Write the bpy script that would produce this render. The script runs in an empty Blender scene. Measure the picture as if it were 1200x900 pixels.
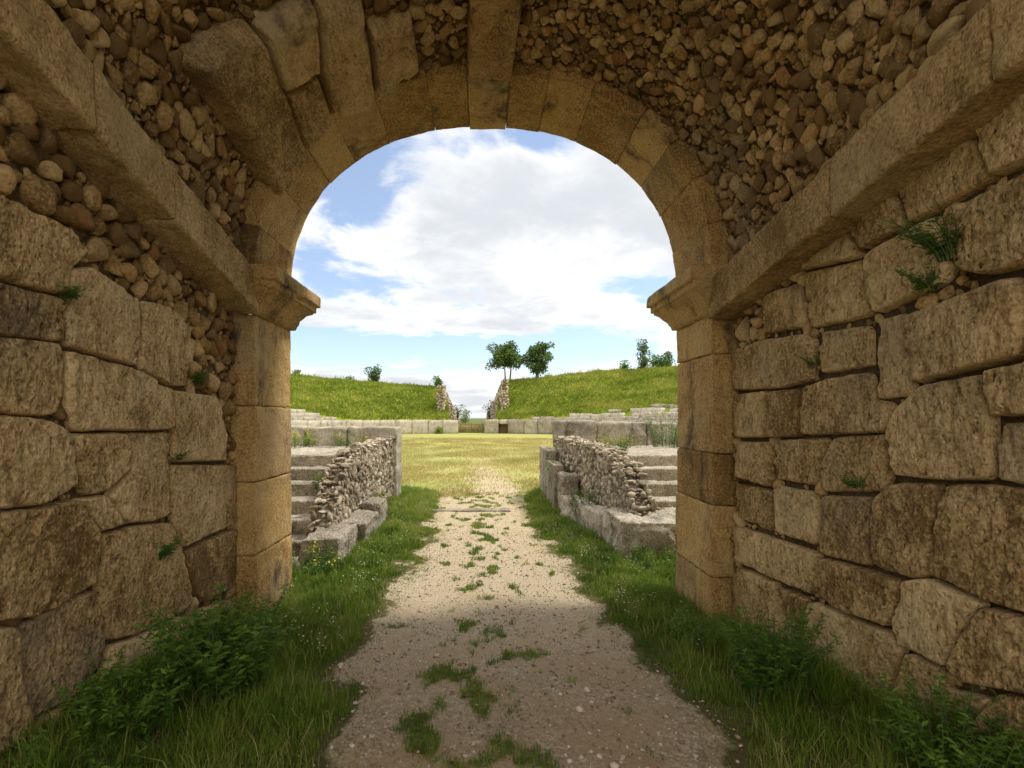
import bpy, bmesh, math, random
import numpy as np
from mathutils import Vector

random.seed(7)
RNG = np.random.default_rng(11)
SC = bpy.context.scene
COL = SC.collection
EYE, FOC, VX, VY = 1.75, 600.0, 567.0, 490.0     # camera height, focal length and vanishing point of the passage
Y1, Y2 = 4.2, 4.99                               # near and far faces of the gateway arch
HW = 2.03                                        # half width of the passage

# ------------------------------------------------------------------ numeric noise
_perm = np.random.default_rng(3).permutation(256)
_perm = np.concatenate([_perm, _perm, _perm])
_grad = np.random.default_rng(4).normal(size=(256, 3))
_grad /= np.linalg.norm(_grad, axis=1)[:, None]

def pnoise(p):
    p = np.asarray(p, float)
    i = np.floor(p).astype(int); f = p - i; i &= 255
    u = f * f * f * (f * (f * 6 - 15) + 10)
    out = 0
    for dx in (0, 1):
        for dy in (0, 1):
            for dz in (0, 1):
                h = _perm[_perm[_perm[i[:, 0] + dx] + i[:, 1] + dy] + i[:, 2] + dz]
                g = _grad[h]
                d = ((f - (dx, dy, dz)) * g).sum(1)
                w = (u[:, 0] if dx else 1 - u[:, 0]) * (u[:, 1] if dy else 1 - u[:, 1]) * (u[:, 2] if dz else 1 - u[:, 2])
                out = out + w * d
    return out

def fbm(p, octaves=4, gain=0.5, lac=2.03):
    a, s, out = 1.0, 1.0, 0
    p = np.asarray(p, float)
    for k in range(octaves):
        out = out + a * pnoise(p * s + 17.3 * k); a *= gain; s *= lac
    return out

def sstep(a, b, x):
    t = np.clip((np.asarray(x, float) - a) / (b - a), 0, 1)
    return t * t * (3 - 2 * t)

# ------------------------------------------------------------------ mesh and object helpers
def make_mesh(name, V, polys, smooth=True, attrs=None):
    V = np.asarray(V, np.float32)
    me = bpy.data.meshes.new(name)
    polys = [np.asarray(p, np.int32) for p in polys if len(p)]
    loops = np.concatenate([p.ravel() for p in polys])
    sizes = np.concatenate([np.full(len(p), p.shape[1], np.int32) for p in polys])
    starts = np.concatenate([[0], np.cumsum(sizes)[:-1]]).astype(np.int32)
    me.vertices.add(len(V)); me.vertices.foreach_set('co', V.ravel())
    me.loops.add(len(loops)); me.loops.foreach_set('vertex_index', loops)
    me.polygons.add(len(sizes)); me.polygons.foreach_set('loop_start', starts)
    me.update(calc_edges=True)
    me.polygons.foreach_set('use_smooth', np.full(len(sizes), smooth))
    for k, v in (attrs or {}).items():
        a = me.attributes.new(k, 'FLOAT', 'POINT'); a.data.foreach_set('value', np.asarray(v, np.float32))
    me.validate()
    return me

def thing(name, label, cat, loc=(0, 0, 0), group=None, kind=None):
    o = bpy.data.objects.new(name, None); COL.objects.link(o); o.location = loc
    tag(o, label, cat, group, kind)
    return o

def tag(o, label=None, cat=None, group=None, kind=None):
    if label: o['label'] = label
    if cat: o['category'] = cat
    if group: o['group'] = group
    if kind: o['kind'] = kind
    return o

def obj(name, V, polys, mat, parent=None, smooth=True, attrs=None, origin=None):
    """one mesh object from world-space vertices, origin at its parent or at `origin`"""
    V = np.asarray(V, float)
    loc = np.array(parent.location) if parent is not None else np.array(origin if origin is not None else (0, 0, 0), float)
    p2 = parent
    while p2 is not None and p2.parent is not None:
        p2 = p2.parent; loc = loc + np.array(p2.location)
    o = bpy.data.objects.new(name, make_mesh(name, V - loc, polys, smooth, attrs))
    o.data.materials.append(mat)
    COL.objects.link(o)
    if parent is not None: o.parent = parent
    else: o.location = loc
    return o

class Acc:
    """collects shapes into one mesh"""
    def __init__(s): s.V = []; s.P = {}; s.A = []; s.n = 0
    def add(s, V, polys, tint=None):
        V = np.asarray(V, float)
        for p in polys:
            p = np.asarray(p)
            if len(p): s.P.setdefault(p.shape[1], []).append(p + s.n)
        s.V.append(V); s.n += len(V)
        t = np.zeros(len(V)) if tint is None else np.broadcast_to(np.asarray(tint, float), (len(V),))
        s.A.append(t)
    def build(s, name, mat, parent=None, smooth=True, origin=None):
        return obj(name, np.concatenate(s.V), [np.concatenate(v) for v in s.P.values()], mat, parent, smooth,
                   {'tint': np.concatenate(s.A)}, origin)

def rough_box(dims, res, r=0.03, amp=0.01, freq=4.0, seed=0.0, octv=3, stretch=(1, 1, 1)):
    dims = np.asarray(dims, float)
    n = np.maximum(2, np.ceil(dims / res).astype(int))
    keys, quads, base = [], [], 0
    for ax in range(3):
        b, c = [a for a in range(3) if a != ax]
        for sgn in (0, 1):
            I, J = np.meshgrid(np.arange(n[b] + 1), np.arange(n[c] + 1), indexing='ij')
            K = np.zeros(I.shape + (3,), int); K[..., b] = I; K[..., c] = J; K[..., ax] = n[ax] * sgn
            idx = np.arange(I.size).reshape(I.shape) + base
            q = np.stack([idx[:-1, :-1], idx[1:, :-1], idx[1:, 1:], idx[:-1, 1:]], -1).reshape(-1, 4)
            if (sgn == 0) != (ax == 1): q = q[:, ::-1]
            keys.append(K.reshape(-1, 3)); quads.append(q); base += I.size
    K = np.concatenate(keys); Q = np.concatenate(quads)
    code = (K[:, 0] * 100003 + K[:, 1]) * 100003 + K[:, 2]
    _, first, inv = np.unique(code, return_index=True, return_inverse=True)
    K = K[first]; Q = inv.reshape(-1)[Q]
    p = (K / n - 0.5) * dims
    r = min(r, dims.min() * 0.45)
    q = np.clip(p, -(dims / 2 - r), dims / 2 - r)
    d = p - q; nn = d / np.maximum(np.linalg.norm(d, axis=1), 1e-9)[:, None]
    disp = amp * fbm((q + nn * r) * np.array(stretch) * freq + seed * 7.13, octv)
    return q + nn * (r + disp)[:, None], Q

# --- rocks: rounded stones cut by random planes
def ico(sub):
    bm = bmesh.new(); bmesh.ops.create_icosphere(bm, subdivisions=sub, radius=1)
    V = np.array([v.co[:] for v in bm.verts]); F = np.array([[v.index for v in f.verts] for f in bm.faces]); bm.free()
    return V, F
ICO = {k: ico(k) for k in (1, 2, 3)}

def rocks(centers, radii, T1, T2, N, seed, sub=3, planes=8, round_=0.022):
    """n angular stones; radii (n,3) along T1, T2, N"""
    rg = np.random.default_rng(seed)
    D, F = ICO[sub]
    n = len(centers)
    out = np.empty((n, len(D), 3))
    for a in range(0, n, 400):
        b = min(n, a + 400); m = b - a
        pn = rg.normal(size=(m, planes, 3)); pn /= np.linalg.norm(pn, axis=2)[..., None]
        pd = rg.uniform(0.50, 0.92, size=(m, planes))
        dots = np.einsum('vk,mpk->mvp', D, pn)
        rr = np.where(dots > 0.05, pd[:, None, :] / np.maximum(dots, 0.05), 9.0)
        r = -np.log(np.exp(-rr / round_).sum(2) + np.exp(-1.2 / round_)) * round_
        P = D[None] * r[..., None]
        q = (P.reshape(-1, 3) * 2.2 + np.repeat(rg.uniform(0, 99, (m, 3)), len(D), 0))
        P = P * (1 + 0.12 * fbm(q * 1.4, 3).reshape(m, -1))[..., None]
        P = P * radii[a:b, None, :]
        th = rg.uniform(0, 6.28, m); c, s = np.cos(th)[:, None, None], np.sin(th)[:, None, None]
        x, y, z = P[..., 0:1], P[..., 1:2], P[..., 2:3]
        out[a:b] = centers[a:b, None] + (x * c - y * s) * T1[a:b, None] + (x * s + y * c) * T2[a:b, None] + z * N[a:b, None]
    FF = (F[None] + (np.arange(n) * len(D))[:, None, None]).reshape(-1, 3)
    tint = np.repeat(rg.uniform(0, 1, n), len(D))
    return out.reshape(-1, 3), FF, tint

def darts(w, h, rfun, tries, reject=None, seed=0, k=0.88):
    rg = random.Random(seed); cell = 0.12; grid = {}; out = []
    for i in range(tries):
        u, v = rg.random() * w, rg.random() * h
        r = rfun(u, v, i / tries, rg)
        if r <= 0 or (reject and reject(u, v, r)): continue
        cu, cv = int(u / cell), int(v / cell); ok = True
        for a in range(cu - 2, cu + 3):
            for b in range(cv - 2, cv + 3):
                for (x, y, q) in grid.get((a, b), ()):
                    if (x - u) ** 2 + (y - v) ** 2 < (k * (q + r)) ** 2: ok = False; break
                if not ok: break
            if not ok: break
        if ok: grid.setdefault((cu, cv), []).append((u, v, r)); out.append((u, v, r))
    return np.array(out)

# --- polygons
def chaikin(P, w=0.14):
    P = np.asarray(P, float); Q = np.roll(P, -1, 0)
    return np.stack([P * (1 - w) + Q * w, P * w + Q * (1 - w)], 1).reshape(-1, 2)

def round_poly(P, r, steps=0.05, grow=0.0035):
    """corners rounded by about r, edges cut into short pieces"""
    P = np.asarray(P, float); n_ = len(P); out = []
    area = 0.5 * np.sum(P[:, 0] * np.roll(P[:, 1], -1) - np.roll(P[:, 0], -1) * P[:, 1])
    for i in range(n_):
        a, b, c = P[i - 1], P[i], P[(i + 1) % n_]
        l0, l1 = np.linalg.norm(a - b), np.linalg.norm(c - b)
        q0 = b + (a - b) / l0 * min(r, .35 * l0); q1 = b + (c - b) / l1 * min(r, .35 * l1)
        for t in (0, .33, .67, 1): out.append((1 - t) ** 2 * q0 + 2 * t * (1 - t) * b + t * t * q1)
    Q = np.array(out); R_ = []
    for a, b in zip(Q, np.roll(Q, -1, 0)):
        m = max(1, int(np.linalg.norm(b - a) / steps))
        for k in range(m): R_.append(a + (b - a) * k / m)
    Q = np.array(R_); t = np.roll(Q, -1, 0) - np.roll(Q, 1, 0); t /= np.maximum(np.linalg.norm(t, axis=1), 1e-9)[:, None]
    nrm = np.stack([t[:, 1], -t[:, 0]], 1) * np.sign(area)
    return Q + nrm * grow

def poly_sd(P, X):
    """signed distance (positive inside) and nearest boundary point"""
    A = P; B = np.roll(P, -1, 0); AB = B - A
    best = np.full(len(X), 1e9); near = np.zeros_like(X); ins = np.zeros(len(X), bool)
    for a, b, ab in zip(A, B, AB):
        t = np.clip(((X - a) @ ab) / max(ab @ ab, 1e-12), 0, 1)
        c = a + t[:, None] * ab; d = ((X - c) ** 2).sum(1)
        m = d < best; best[m] = d[m]; near[m] = c[m]
        cross = ((a[1] > X[:, 1]) != (b[1] > X[:, 1])) & (X[:, 0] < ab[0] * (X[:, 1] - a[1]) / (ab[1] if abs(ab[1]) > 1e-12 else 1e-12) + a[0])
        ins ^= cross
    d = np.sqrt(best)
    return np.where(ins, d, -d), near

def block(poly, res, H, rad, seed, to3, amp=0.012, tilt=0.012, tool=1.0):
    """a weathered ashlar face standing H proud of its bed; poly in surface coordinates (u, v)"""
    P = round_poly(poly, 0.022 * (1 + .6 * math.sin(seed * 5.1)))
    P = P + 0.007 * np.stack([fbm(np.c_[P * 7, np.full(len(P), seed)], 2), fbm(np.c_[P * 7 + 31, np.full(len(P), seed)], 2)], 1)
    lo, hi = P.min(0) - res, P.max(0) + res
    nu, nv = [int((hi[k] - lo[k]) / res) + 1 for k in (0, 1)]
    U, W = np.meshgrid(lo[0] + np.arange(nu + 1) * res, lo[1] + np.arange(nv + 1) * res, indexing='ij')
    X = np.stack([U.ravel(), W.ravel()], 1)
    sd, near = poly_sd(P, X)
    idx = np.arange(len(X)).reshape(U.shape)
    q = np.stack([idx[:-1, :-1], idx[1:, :-1], idx[1:, 1:], idx[:-1, 1:]], -1).reshape(-1, 4)
    q = q[(sd[q] > 0).any(1)]
    used = np.unique(q); out = used[sd[used] <= 0]
    X[out] = near[out]; sd[out] = 0
    remap = -np.ones(len(X), int); remap[used] = np.arange(len(used)); q = remap[q]; X = X[used]; d = sd[used]
    t = np.clip(d / rad, 0, 1)
    prof = np.sqrt(1 - (1 - t) ** 2)
    S = np.full(len(X), seed * 3.7)
    big = fbm(np.c_[X * 2.6, S], 3)
    med = fbm(np.c_[X[:, 0] * 13, X[:, 1] * 8, S], 3)
    worm = np.abs(fbm(np.c_[X[:, 0] * 36 + .9 * med, X[:, 1] * 10 + .6 * med, S + 5], 3))
    grit = fbm(np.c_[X[:, 0] * 55, X[:, 1] * 38, S + 3], 2)
    pit = sstep(.18, .52, fbm(np.c_[X * [24, 15], S + 9], 3))
    chip = np.clip(fbm(np.c_[X * 7, S + 20], 4) - 0.05, 0, 1)
    rills = np.abs(fbm(np.c_[X[:, 0] * 7, X[:, 1] * 2.2, S + 31], 3))
    edge = np.exp(-d / 0.03)
    rs = np.random.default_rng(int(seed * 1000) % 100000)
    tl = rs.uniform(-tilt, tilt, 2) * 2; c = P.mean(0); ft = sstep(0, 0.025, d)
    valley = sstep(.16, .0, worm)
    h = H * prof * (1 - np.clip(1.5 * edge * chip, 0, .7)) + ft * (amp * 1.5 * big + amp * .55 * med - tool * (.0085 * valley + .010 * pit * tool + .007 * sstep(.10, 0, rills)) + .003 * grit
        - 0.040 * np.clip(big - 0.32, 0, 1)) + prof * ((X - c) @ tl) + rs.uniform(-0.016, 0.016) * prof
    worm = np.clip(.60 + .35 * med + .3 * grit - .30 * valley * tool - .38 * pit * tool + .5 * big, 0, 1)  # reused as tint: random tone, plus shade of grooves and pits painted in
    return to3(X[:, 0], X[:, 1], h), q, worm

# ------------------------------------------------------------------ materials
def nt_new(name):
    m = bpy.data.materials.new(name); m.use_nodes = True
    nt = m.node_tree; nt.nodes.clear()
    return m, nt

class N:
    def __init__(s, nt): s.nt = nt
    def __call__(s, kind, inputs=None, **props):
        n = s.nt.nodes.new(kind)
        for k, v in props.items(): setattr(n, k, v)
        for k, v in (inputs or {}).items():
            sock = n.inputs[k]
            if hasattr(v, 'is_output') or isinstance(v, bpy.types.NodeSocket): s.nt.links.new(v, sock)
            else: sock.default_value = v
        return n
    def math(s, op, a, b=0.0, c=None, clamp=False):
        ins = {0: a, 1: b}
        if c is not None: ins[2] = c
        return s('ShaderNodeMath', ins, operation=op, use_clamp=clamp).outputs[0]
    def vmath(s, op, a, b):
        return s('ShaderNodeVectorMath', {0: a, 1: b}, operation=op).outputs[0]
    def mix(s, f, a, b):
        n = s.nt.nodes.new('ShaderNodeMix'); n.data_type = 'RGBA'
        for i, v in ((0, f), (6, a), (7, b)):
            if isinstance(v, bpy.types.NodeSocket): s.nt.links.new(v, n.inputs[i])
            else: n.inputs[i].default_value = v if i == 0 else (*v, 1)
        return n.outputs[2]
    def ramp(s, f, stops):
        n = s('ShaderNodeValToRGB', {0: f}); e = n.color_ramp.elements
        while len(e) < len(stops): e.new(0.5)
        for el, (p, c) in zip(e, stops): el.position = p; el.color = (*c, 1) if len(c) == 3 else c
        return n.outputs[0]
    def noise(s, vec, scale, detail=4, rough=0.55, dist=0.0):
        return s('ShaderNodeTexNoise', {'Vector': vec, 'Scale': scale, 'Detail': detail, 'Roughness': rough, 'Distortion': dist}).outputs[0]
    def step(s, x, a, b):
        return s('ShaderNodeMapRange', {0: x, 1: a, 2: b}, interpolation_type='SMOOTHSTEP').outputs[0]

def stone_mat(name, dark, mid, light, stain=(0.05, 0.042, 0.034), stain_amt=0.5, moss=0.0, tint_amt=0.5, bump=0.5, fine=1.0, wall_streak=.54, lichen=0.0):
    m, nt = nt_new(name); n = N(nt)
    geo = n('ShaderNodeNewGeometry'); info = n('ShaderNodeObjectInfo')
    off = n('ShaderNodeCombineXYZ', {0: n.math('MULTIPLY', info.outputs['Random'], 37.0), 1: n.math('MULTIPLY', info.outputs['Random'], 91.0), 2: 0.0}).outputs[0]
    P = n.vmath('ADD', geo.outputs['Position'], off)
    St = n.vmath('MULTIPLY', P, (1.0, 1.0, 0.42))
    a = n.noise(P, 2.1, 6, 0.6); b = n.noise(St, 14.0, 6, 0.65); c = n.noise(P, 60.0, 3, 0.6)
    f = n.math('ADD', n.math('MULTIPLY', a, 0.62), n.math('MULTIPLY', b, 0.38))
    f = n.math('ADD', f, n.math('MULTIPLY', n.math('SUBTRACT', c, 0.5), 0.75 * fine))
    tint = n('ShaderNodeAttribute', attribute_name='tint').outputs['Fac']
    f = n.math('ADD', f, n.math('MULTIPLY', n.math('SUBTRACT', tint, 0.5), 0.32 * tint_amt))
    f = n.math('ADD', f, n.math('MULTIPLY', n.math('SUBTRACT', info.outputs['Random'], 0.5), 0.24))
    col = n.ramp(f, [(0.30, dark), (0.5, mid), (0.72, light)])
    hue = n.noise(P, 1.1, 3, 0.5)
    col = n.mix(n.math('MULTIPLY', n.step(hue, 0.5, 0.75), 0.35), col, tuple(0.8 * v for v in (mid[1] * 1.05, mid[1], mid[1] * 0.82)))
    if tint_amt > 1.4:
        hv = n.math('FRACT', n.math('MULTIPLY', tint, 7.31))
        col = n.mix(n.math('MULTIPLY', n.step(hv, .62, .95), .28), col, (mid[0] * 1.15, mid[1] * .86, mid[2] * .70))
        col = n.mix(n.math('MULTIPLY', n.step(hv, .30, .02), .35), col, (mid[0] * .75, mid[1] * .82, mid[2] * .95))
    s1 = n.noise(n.vmath('MULTIPLY', P, (1.6, 1.6, 0.55)), 1.15, 7, 0.68, 0.4)
    sm = n.math('MULTIPLY', n.step(s1, wall_streak, wall_streak + .13), stain_amt)
    s2 = n.noise(P, 9.0, 5, 0.7)
    sm = n.math('MULTIPLY', sm, n.step(s2, 0.30, 0.62))
    col = n.mix(sm, col, stain)
    if lichen:
        l1 = n.noise(P, 17.0, 5, 0.7); col = n.mix(n.math('MULTIPLY', n.step(l1, 0.55, 0.66), lichen), col, (0.085, 0.078, 0.07))
        l2 = n.noise(P, 26.0, 4, 0.7); col = n.mix(n.math('MULTIPLY', n.step(l2, 0.60, 0.68), lichen * 0.8), col, (0.62, 0.58, 0.50))
    if moss:
        mm = n.math('MULTIPLY', n.step(n.noise(P, 3.2, 6, 0.7), 0.55, 0.68), moss)
        col = n.mix(mm, col, (0.10, 0.115, 0.025))
    bs = n.math('ADD', n.math('MULTIPLY', n.noise(n.vmath('MULTIPLY', P, (1, 1, 0.45)), 38.0, 5, 0.65), 1.0), n.math('MULTIPLY', n.noise(P, 120.0, 3, 0.6), 0.45))
    vor = n('ShaderNodeTexVoronoi', {'Vector': n.vmath('MULTIPLY', P, (1, 1, 0.6)), 'Scale': 42.0}).outputs['Distance']
    bs = n.math('ADD', bs, n.math('MULTIPLY', n.step(vor, 0.05, 0.35), 0.45))
    bp = n('ShaderNodeBump', {'Strength': bump, 'Distance': 0.02, 'Height': bs})
    bsdf = n('ShaderNodeBsdfPrincipled', {'Base Color': col, 'Roughness': 0.92, 'Normal': bp.outputs[0]})
    bsdf.inputs['Specular IOR Level'].default_value = 0.2
    out = n('ShaderNodeOutputMaterial', {0: bsdf.outputs[0]})
    return m

M_ASH = stone_mat('ochre_ashlar', (0.25, 0.16, 0.065), (0.56, 0.39, 0.185), (0.78, 0.59, 0.33), stain_amt=0.7, tint_amt=0.9, bump=1.0, wall_streak=.56)
M_ARCH = stone_mat('dressed_ochre', (0.24, 0.138, 0.042), (0.49, 0.31, 0.112), (0.64, 0.45, 0.20), stain=(0.07, 0.05, 0.035), stain_amt=.9, bump=0.9, fine=1.5, wall_streak=.50)
M_RUB = stone_mat('vault_rubble', (0.20, 0.125, 0.05), (0.46, 0.31, 0.135), (0.68, 0.50, 0.26), stain_amt=0.6, tint_amt=1.6, bump=0.6)
M_MORT = stone_mat('earth_mortar', (0.10, 0.066, 0.03), (0.18, 0.122, 0.058), (0.27, 0.19, 0.10), stain_amt=0.4, tint_amt=0.0, bump=0.8)
M_JOINT = stone_mat('joint_earth', (0.06, 0.042, 0.022), (0.12, 0.083, 0.045), (0.20, 0.14, 0.08), stain_amt=0.5, tint_amt=0.0, bump=0.8)
M_OUT = stone_mat('grey_limestone', (0.17, 0.145, 0.105), (0.41, 0.36, 0.28), (0.62, 0.56, 0.46), stain_amt=0.85, moss=0.16, bump=1.0, lichen=0.6, fine=1.6)
M_ORUB = stone_mat('field_stones', (0.15, 0.122, 0.082), (0.37, 0.315, 0.225), (0.58, 0.515, 0.40), stain_amt=0.6, tint_amt=1.9, bump=0.8, lichen=0.5)
M_SEAT = stone_mat('old_seats', (0.24, 0.21, 0.16), (0.44, 0.39, 0.31), (0.58, 0.53, 0.45), stain_amt=0.8, moss=0.4, bump=1.0, lichen=0.5, fine=1.4)

def leaf_mat(name, c0, c1, c2, trans=0.35):
    m, nt = nt_new(name); n = N(nt)
    tint = n('ShaderNodeAttribute', attribute_name='tint').outputs['Fac']
    P = n('ShaderNodeNewGeometry').outputs['Position']
    f = n.math('ADD', n.math('MULTIPLY', tint, 0.7), n.math('MULTIPLY', n.noise(P, 1.3, 3, 0.6), 0.45))
    f = n.math('SUBTRACT', f, 0.08)
    col = n.ramp(f, [(0.1, c0), (0.5, c1), (0.95, c2)])
    d = n('ShaderNodeBsdfPrincipled', {'Base Color': col, 'Roughness': 0.6}); d.inputs['Specular IOR Level'].default_value = 0.25
    t = n('ShaderNodeBsdfTranslucent', {'Color': col})
    mx = n('ShaderNodeMixShader', {0: trans, 1: d.outputs[0], 2: t.outputs[0]})
    n('ShaderNodeOutputMaterial', {0: mx.outputs[0]})
    return m
M_GRASS = leaf_mat('verge_grass', (0.085, 0.155, 0.018), (0.18, 0.28, 0.03), (0.38, 0.40, 0.10))
M_DRY = leaf_mat('dry_grass', (0.30, 0.30, 0.08), (0.45, 0.39, 0.15), (0.58, 0.49, 0.22))
M_HILLG = leaf_mat('slope_grass', (0.125, 0.185, 0.018), (0.23, 0.285, 0.03), (0.42, 0.39, 0.10))
M_WEED = leaf_mat('weed_leaves', (0.035, 0.095, 0.012), (0.10, 0.21, 0.022), (0.22, 0.34, 0.05))
M_TREE = leaf_mat('tree_leaves', (0.045, 0.10, 0.025), (0.10, 0.17, 0.035), (0.20, 0.245, 0.06), 0.3)
M_YELLOW = leaf_mat('yellow_flowers', (0.45, 0.40, 0.04), (0.60, 0.52, 0.06), (0.7, 0.62, 0.12), 0.2)

def plain(name, col, rough=0.8):
    m, nt = nt_new(name); n = N(nt)
    P = n('ShaderNodeNewGeometry').outputs['Position']
    c = n.mix(n.noise(P, 9.0, 5, 0.65), tuple(0.6 * v for v in col), tuple(1.35 * v for v in col))
    b = n('ShaderNodeBsdfPrincipled', {'Base Color': c, 'Roughness': rough})
    n('ShaderNodeOutputMaterial', {0: b.outputs[0]})
    return m
M_BARK = plain('bark', (0.09, 0.07, 0.05)); M_STEM = plain('green_stems', (0.10, 0.14, 0.04)); M_WOOD = plain('weathered_wood', (0.19, 0.16, 0.11))

# ------------------------------------------------------------------ ground
PL_Y = np.array([-3, 1.5, 2.3, 3.0, 3.8, 4.9, 6.6, 9.2, 12, 16, 20]); PL_X = np.array([-.62, -.62, -.66, -.82, -.96, -.92, -.84, -.9, -1.0, -1.2, -1.4])
PR_Y = np.array([-3, 1.5, 2.3, 3.0, 3.6, 4.5, 6.0, 8.0, 10.5, 15, 20]); PR_X = np.array([1.25, 1.25, 1.22, 1.2, 1.18, 1.04, 1.03, .78, .75, 1.2, 1.5])

def gh(x, y):
    x = np.asarray(x, float); y = np.asarray(y, float)
    z = 0.085 * np.clip(4.6 - np.maximum(y, -1.2), 0, 9)
    inside = sstep(5.2, 4.0, y)
    z = z + 0.13 * inside * sstep(1.25, 2.0, np.abs(x)) * sstep(4.1, 2.9, y)
    z = z + 0.05 * sstep(0.8, 1.5, np.abs(x)) * sstep(4.0, 6.0, y) * sstep(14, 11, y)
    near = sstep(22, 14, y) * sstep(9, 5, np.abs(x))
    z = z + near * 0.022 * fbm(np.c_[x.ravel() * 1.7, y.ravel() * 1.7, 0 * x.ravel()], 3).reshape(x.shape)
    return z

def pathmask(x, y):
    l = np.interp(y, PL_Y, PL_X); r = np.interp(y, PR_Y, PR_X)
    w = 0.24 * fbm(np.c_[x.ravel() * 2.3, y.ravel() * 1.6, 0 * x.ravel() + 4], 5).reshape(x.shape)
    d = np.minimum(x - l, r - x) + w * 1.3
    return d                                   # metres inside the path (negative = verge)

def tuftmask(x, y):
    t = fbm(np.c_[x.ravel() * 4.6, y.ravel() * 3.2, 0 * x.ravel() + 9], 4).reshape(x.shape)
    c = np.exp(-((x + 0.06) / 0.36) ** 2) * sstep(1.6, 2.1, y) * (1 + .55 * sstep(5.5, 4.0, y))
    e = 0.35 * np.exp(-((x - 0.85) / 0.3) ** 2)
    return t + 0.28 * c + 0.10 * e - 0.34 + 0.12 * sstep(4.5, 8, y) + .22 * fbm(np.c_[x.ravel() * 11, y.ravel() * 8, 0 * x.ravel() + 2], 2).reshape(x.shape)

def lines(segs):
    out = []
    for a, b, s in segs: out.append(np.arange(a, b, s))
    return np.concatenate(out)
gx = np.concatenate([-np.geomspace(2600, 2.7, 46), np.arange(-2.6, 2.6, 0.033), np.geomspace(2.7, 2600, 46)])
gy = np.concatenate([-np.geomspace(400, 2.2, 20), lines([(-2, 1.2, .2), (1.2, 9, .033), (9, 14, .08), (14, 66, .7)]), np.geomspace(66, 4200, 40)])
GX, GY = np.meshgrid(gx, gy, indexing='ij')
GZ = gh(GX, GY)
d = pathmask(GX, GY); tf = tuftmask(GX, GY)
pm = sstep(-0.14, 0.20, d) * (1 - 0.55 * sstep(0.0, 0.22, tf))
idx = np.arange(GX.size).reshape(GX.shape)
gq = np.stack([idx[:-1, :-1], idx[1:, :-1], idx[1:, 1:], idx[:-1, 1:]], -1).reshape(-1, 4)

def ground_mat():
    m, nt = nt_new('ground_cover'); n = N(nt)
    P = n('ShaderNodeNewGeometry').outputs['Position']
    xyz = n('ShaderNodeSeparateXYZ', {0: P}); Y = xyz.outputs[1]; X = xyz.outputs[0]
    path = n('ShaderNodeAttribute', attribute_name='path').outputs['Fac']
    # gravel
    v = n('ShaderNodeTexVoronoi', {'Vector': P, 'Scale': 46.0}); v2 = n('ShaderNodeTexVoronoi', {'Vector': P, 'Scale': 95.0})
    sep = n('ShaderNodeSeparateColor', {0: v.outputs['Color']}); sep2 = n('ShaderNodeSeparateColor', {0: v2.outputs['Color']})
    peb = n.ramp(n.math('ADD', n.math('MULTIPLY', sep.outputs[0], .5), n.math('MULTIPLY', sep2.outputs[1], .5)),
                 [(0.1, (.24, .18, .115)), (0.45, (.38, .30, .20)), (0.7, (.49, .40, .285)), (0.95, (.70, .62, .50))])
    soil = n.mix(n.noise(P, 7.0, 5, .6), (.30, .20, .11), (.52, .395, .25))
    patch = n.step(n.noise(P, 2.3, 5, .65), .36, .60)
    worn = n.step(Y, .5, 6.0)
    gravel = n.mix(n.math('MULTIPLY', patch, n.math('ADD', 0.72, n.math('MULTIPLY', worn, .28))), soil, peb)
    gravel = n.mix(n.math('MULTIPLY', worn, 0.62), gravel, (.47, .395, .275))
    # verge soil under the grass
    verge = n.mix(n.noise(P, 5.0, 5, .6), (.06, .062, .02), (.15, .13, .05))
    # arena turf
    A = n.vmath('MULTIPLY', P, (.16, .42, 1.))
    t1 = n.noise(A, 1.0, 6, .62); t2 = n.noise(P, 3.4, 6, .7); t3 = n.noise(P, 16.0, 3, .6)
    tf_ = n.math('ADD', n.math('MULTIPLY', t1, .58), n.math('ADD', n.math('MULTIPLY', t2, .30), n.math('MULTIPLY', t3, .12)))
    turf = n.ramp(tf_, [(.36, (.19, .26, .06)), (.46, (.29, .315, .09)), (.57, (.38, .345, .125)), (.70, (.48, .42, .22))])
    near = n.step(Y, 9.0, 13.5)
    cov = n.mix(near, verge, turf)
    far = n.step(Y, 110.0, 190.0)
    cov = n.mix(far, cov, n.mix(n.noise(P, .01, 4, .6), (.06, .10, .03), (.16, .17, .05)))
    pth = n.step(n.math('ADD', path, n.math('MULTIPLY', n.math('SUBTRACT', n.noise(P, 11.0, 5, .7), .5), .9)), .35, .62)
    col = n.mix(pth, cov, gravel)
    h = n.math('MULTIPLY', n.math('SUBTRACT', 1.0, v.outputs['Distance']), 1.0)
    h = n.math('ADD', h, n.math('MULTIPLY', n.noise(P, 70.0, 4, .7), .8))
    bp = n('ShaderNodeBump', {'Strength': .75, 'Distance': .012, 'Height': h})
    b = n('ShaderNodeBsdfPrincipled', {'Base Color': col, 'Roughness': .95, 'Normal': bp.outputs[0]}); b.inputs['Specular IOR Level'].default_value = .15
    n('ShaderNodeOutputMaterial', {0: b.outputs[0]})
    return m
streak = np.exp(-((GX - 0.15 - 0.35 * fbm(np.c_[GX.ravel() * .5, GY.ravel() * .8, 0 * GX.ravel() + 2], 3).reshape(GX.shape)) / (1.15 - .3 * sstep(12, 30, GY))) ** 2) * sstep(34, 14, GY) * sstep(7, 10, GY)
pm = np.where(GY > 9, np.maximum(pm * sstep(15, 11, GY), streak * (0.62 + 0.5 * fbm(np.c_[GX.ravel() * .8, GY.ravel() * 1.6, 0 * GX.ravel()], 3).reshape(GX.shape))), pm)
ground = obj('ground', np.stack([GX.ravel(), GY.ravel(), GZ.ravel()], 1), [gq], ground_mat(), attrs={'path': pm.ravel()})
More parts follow.
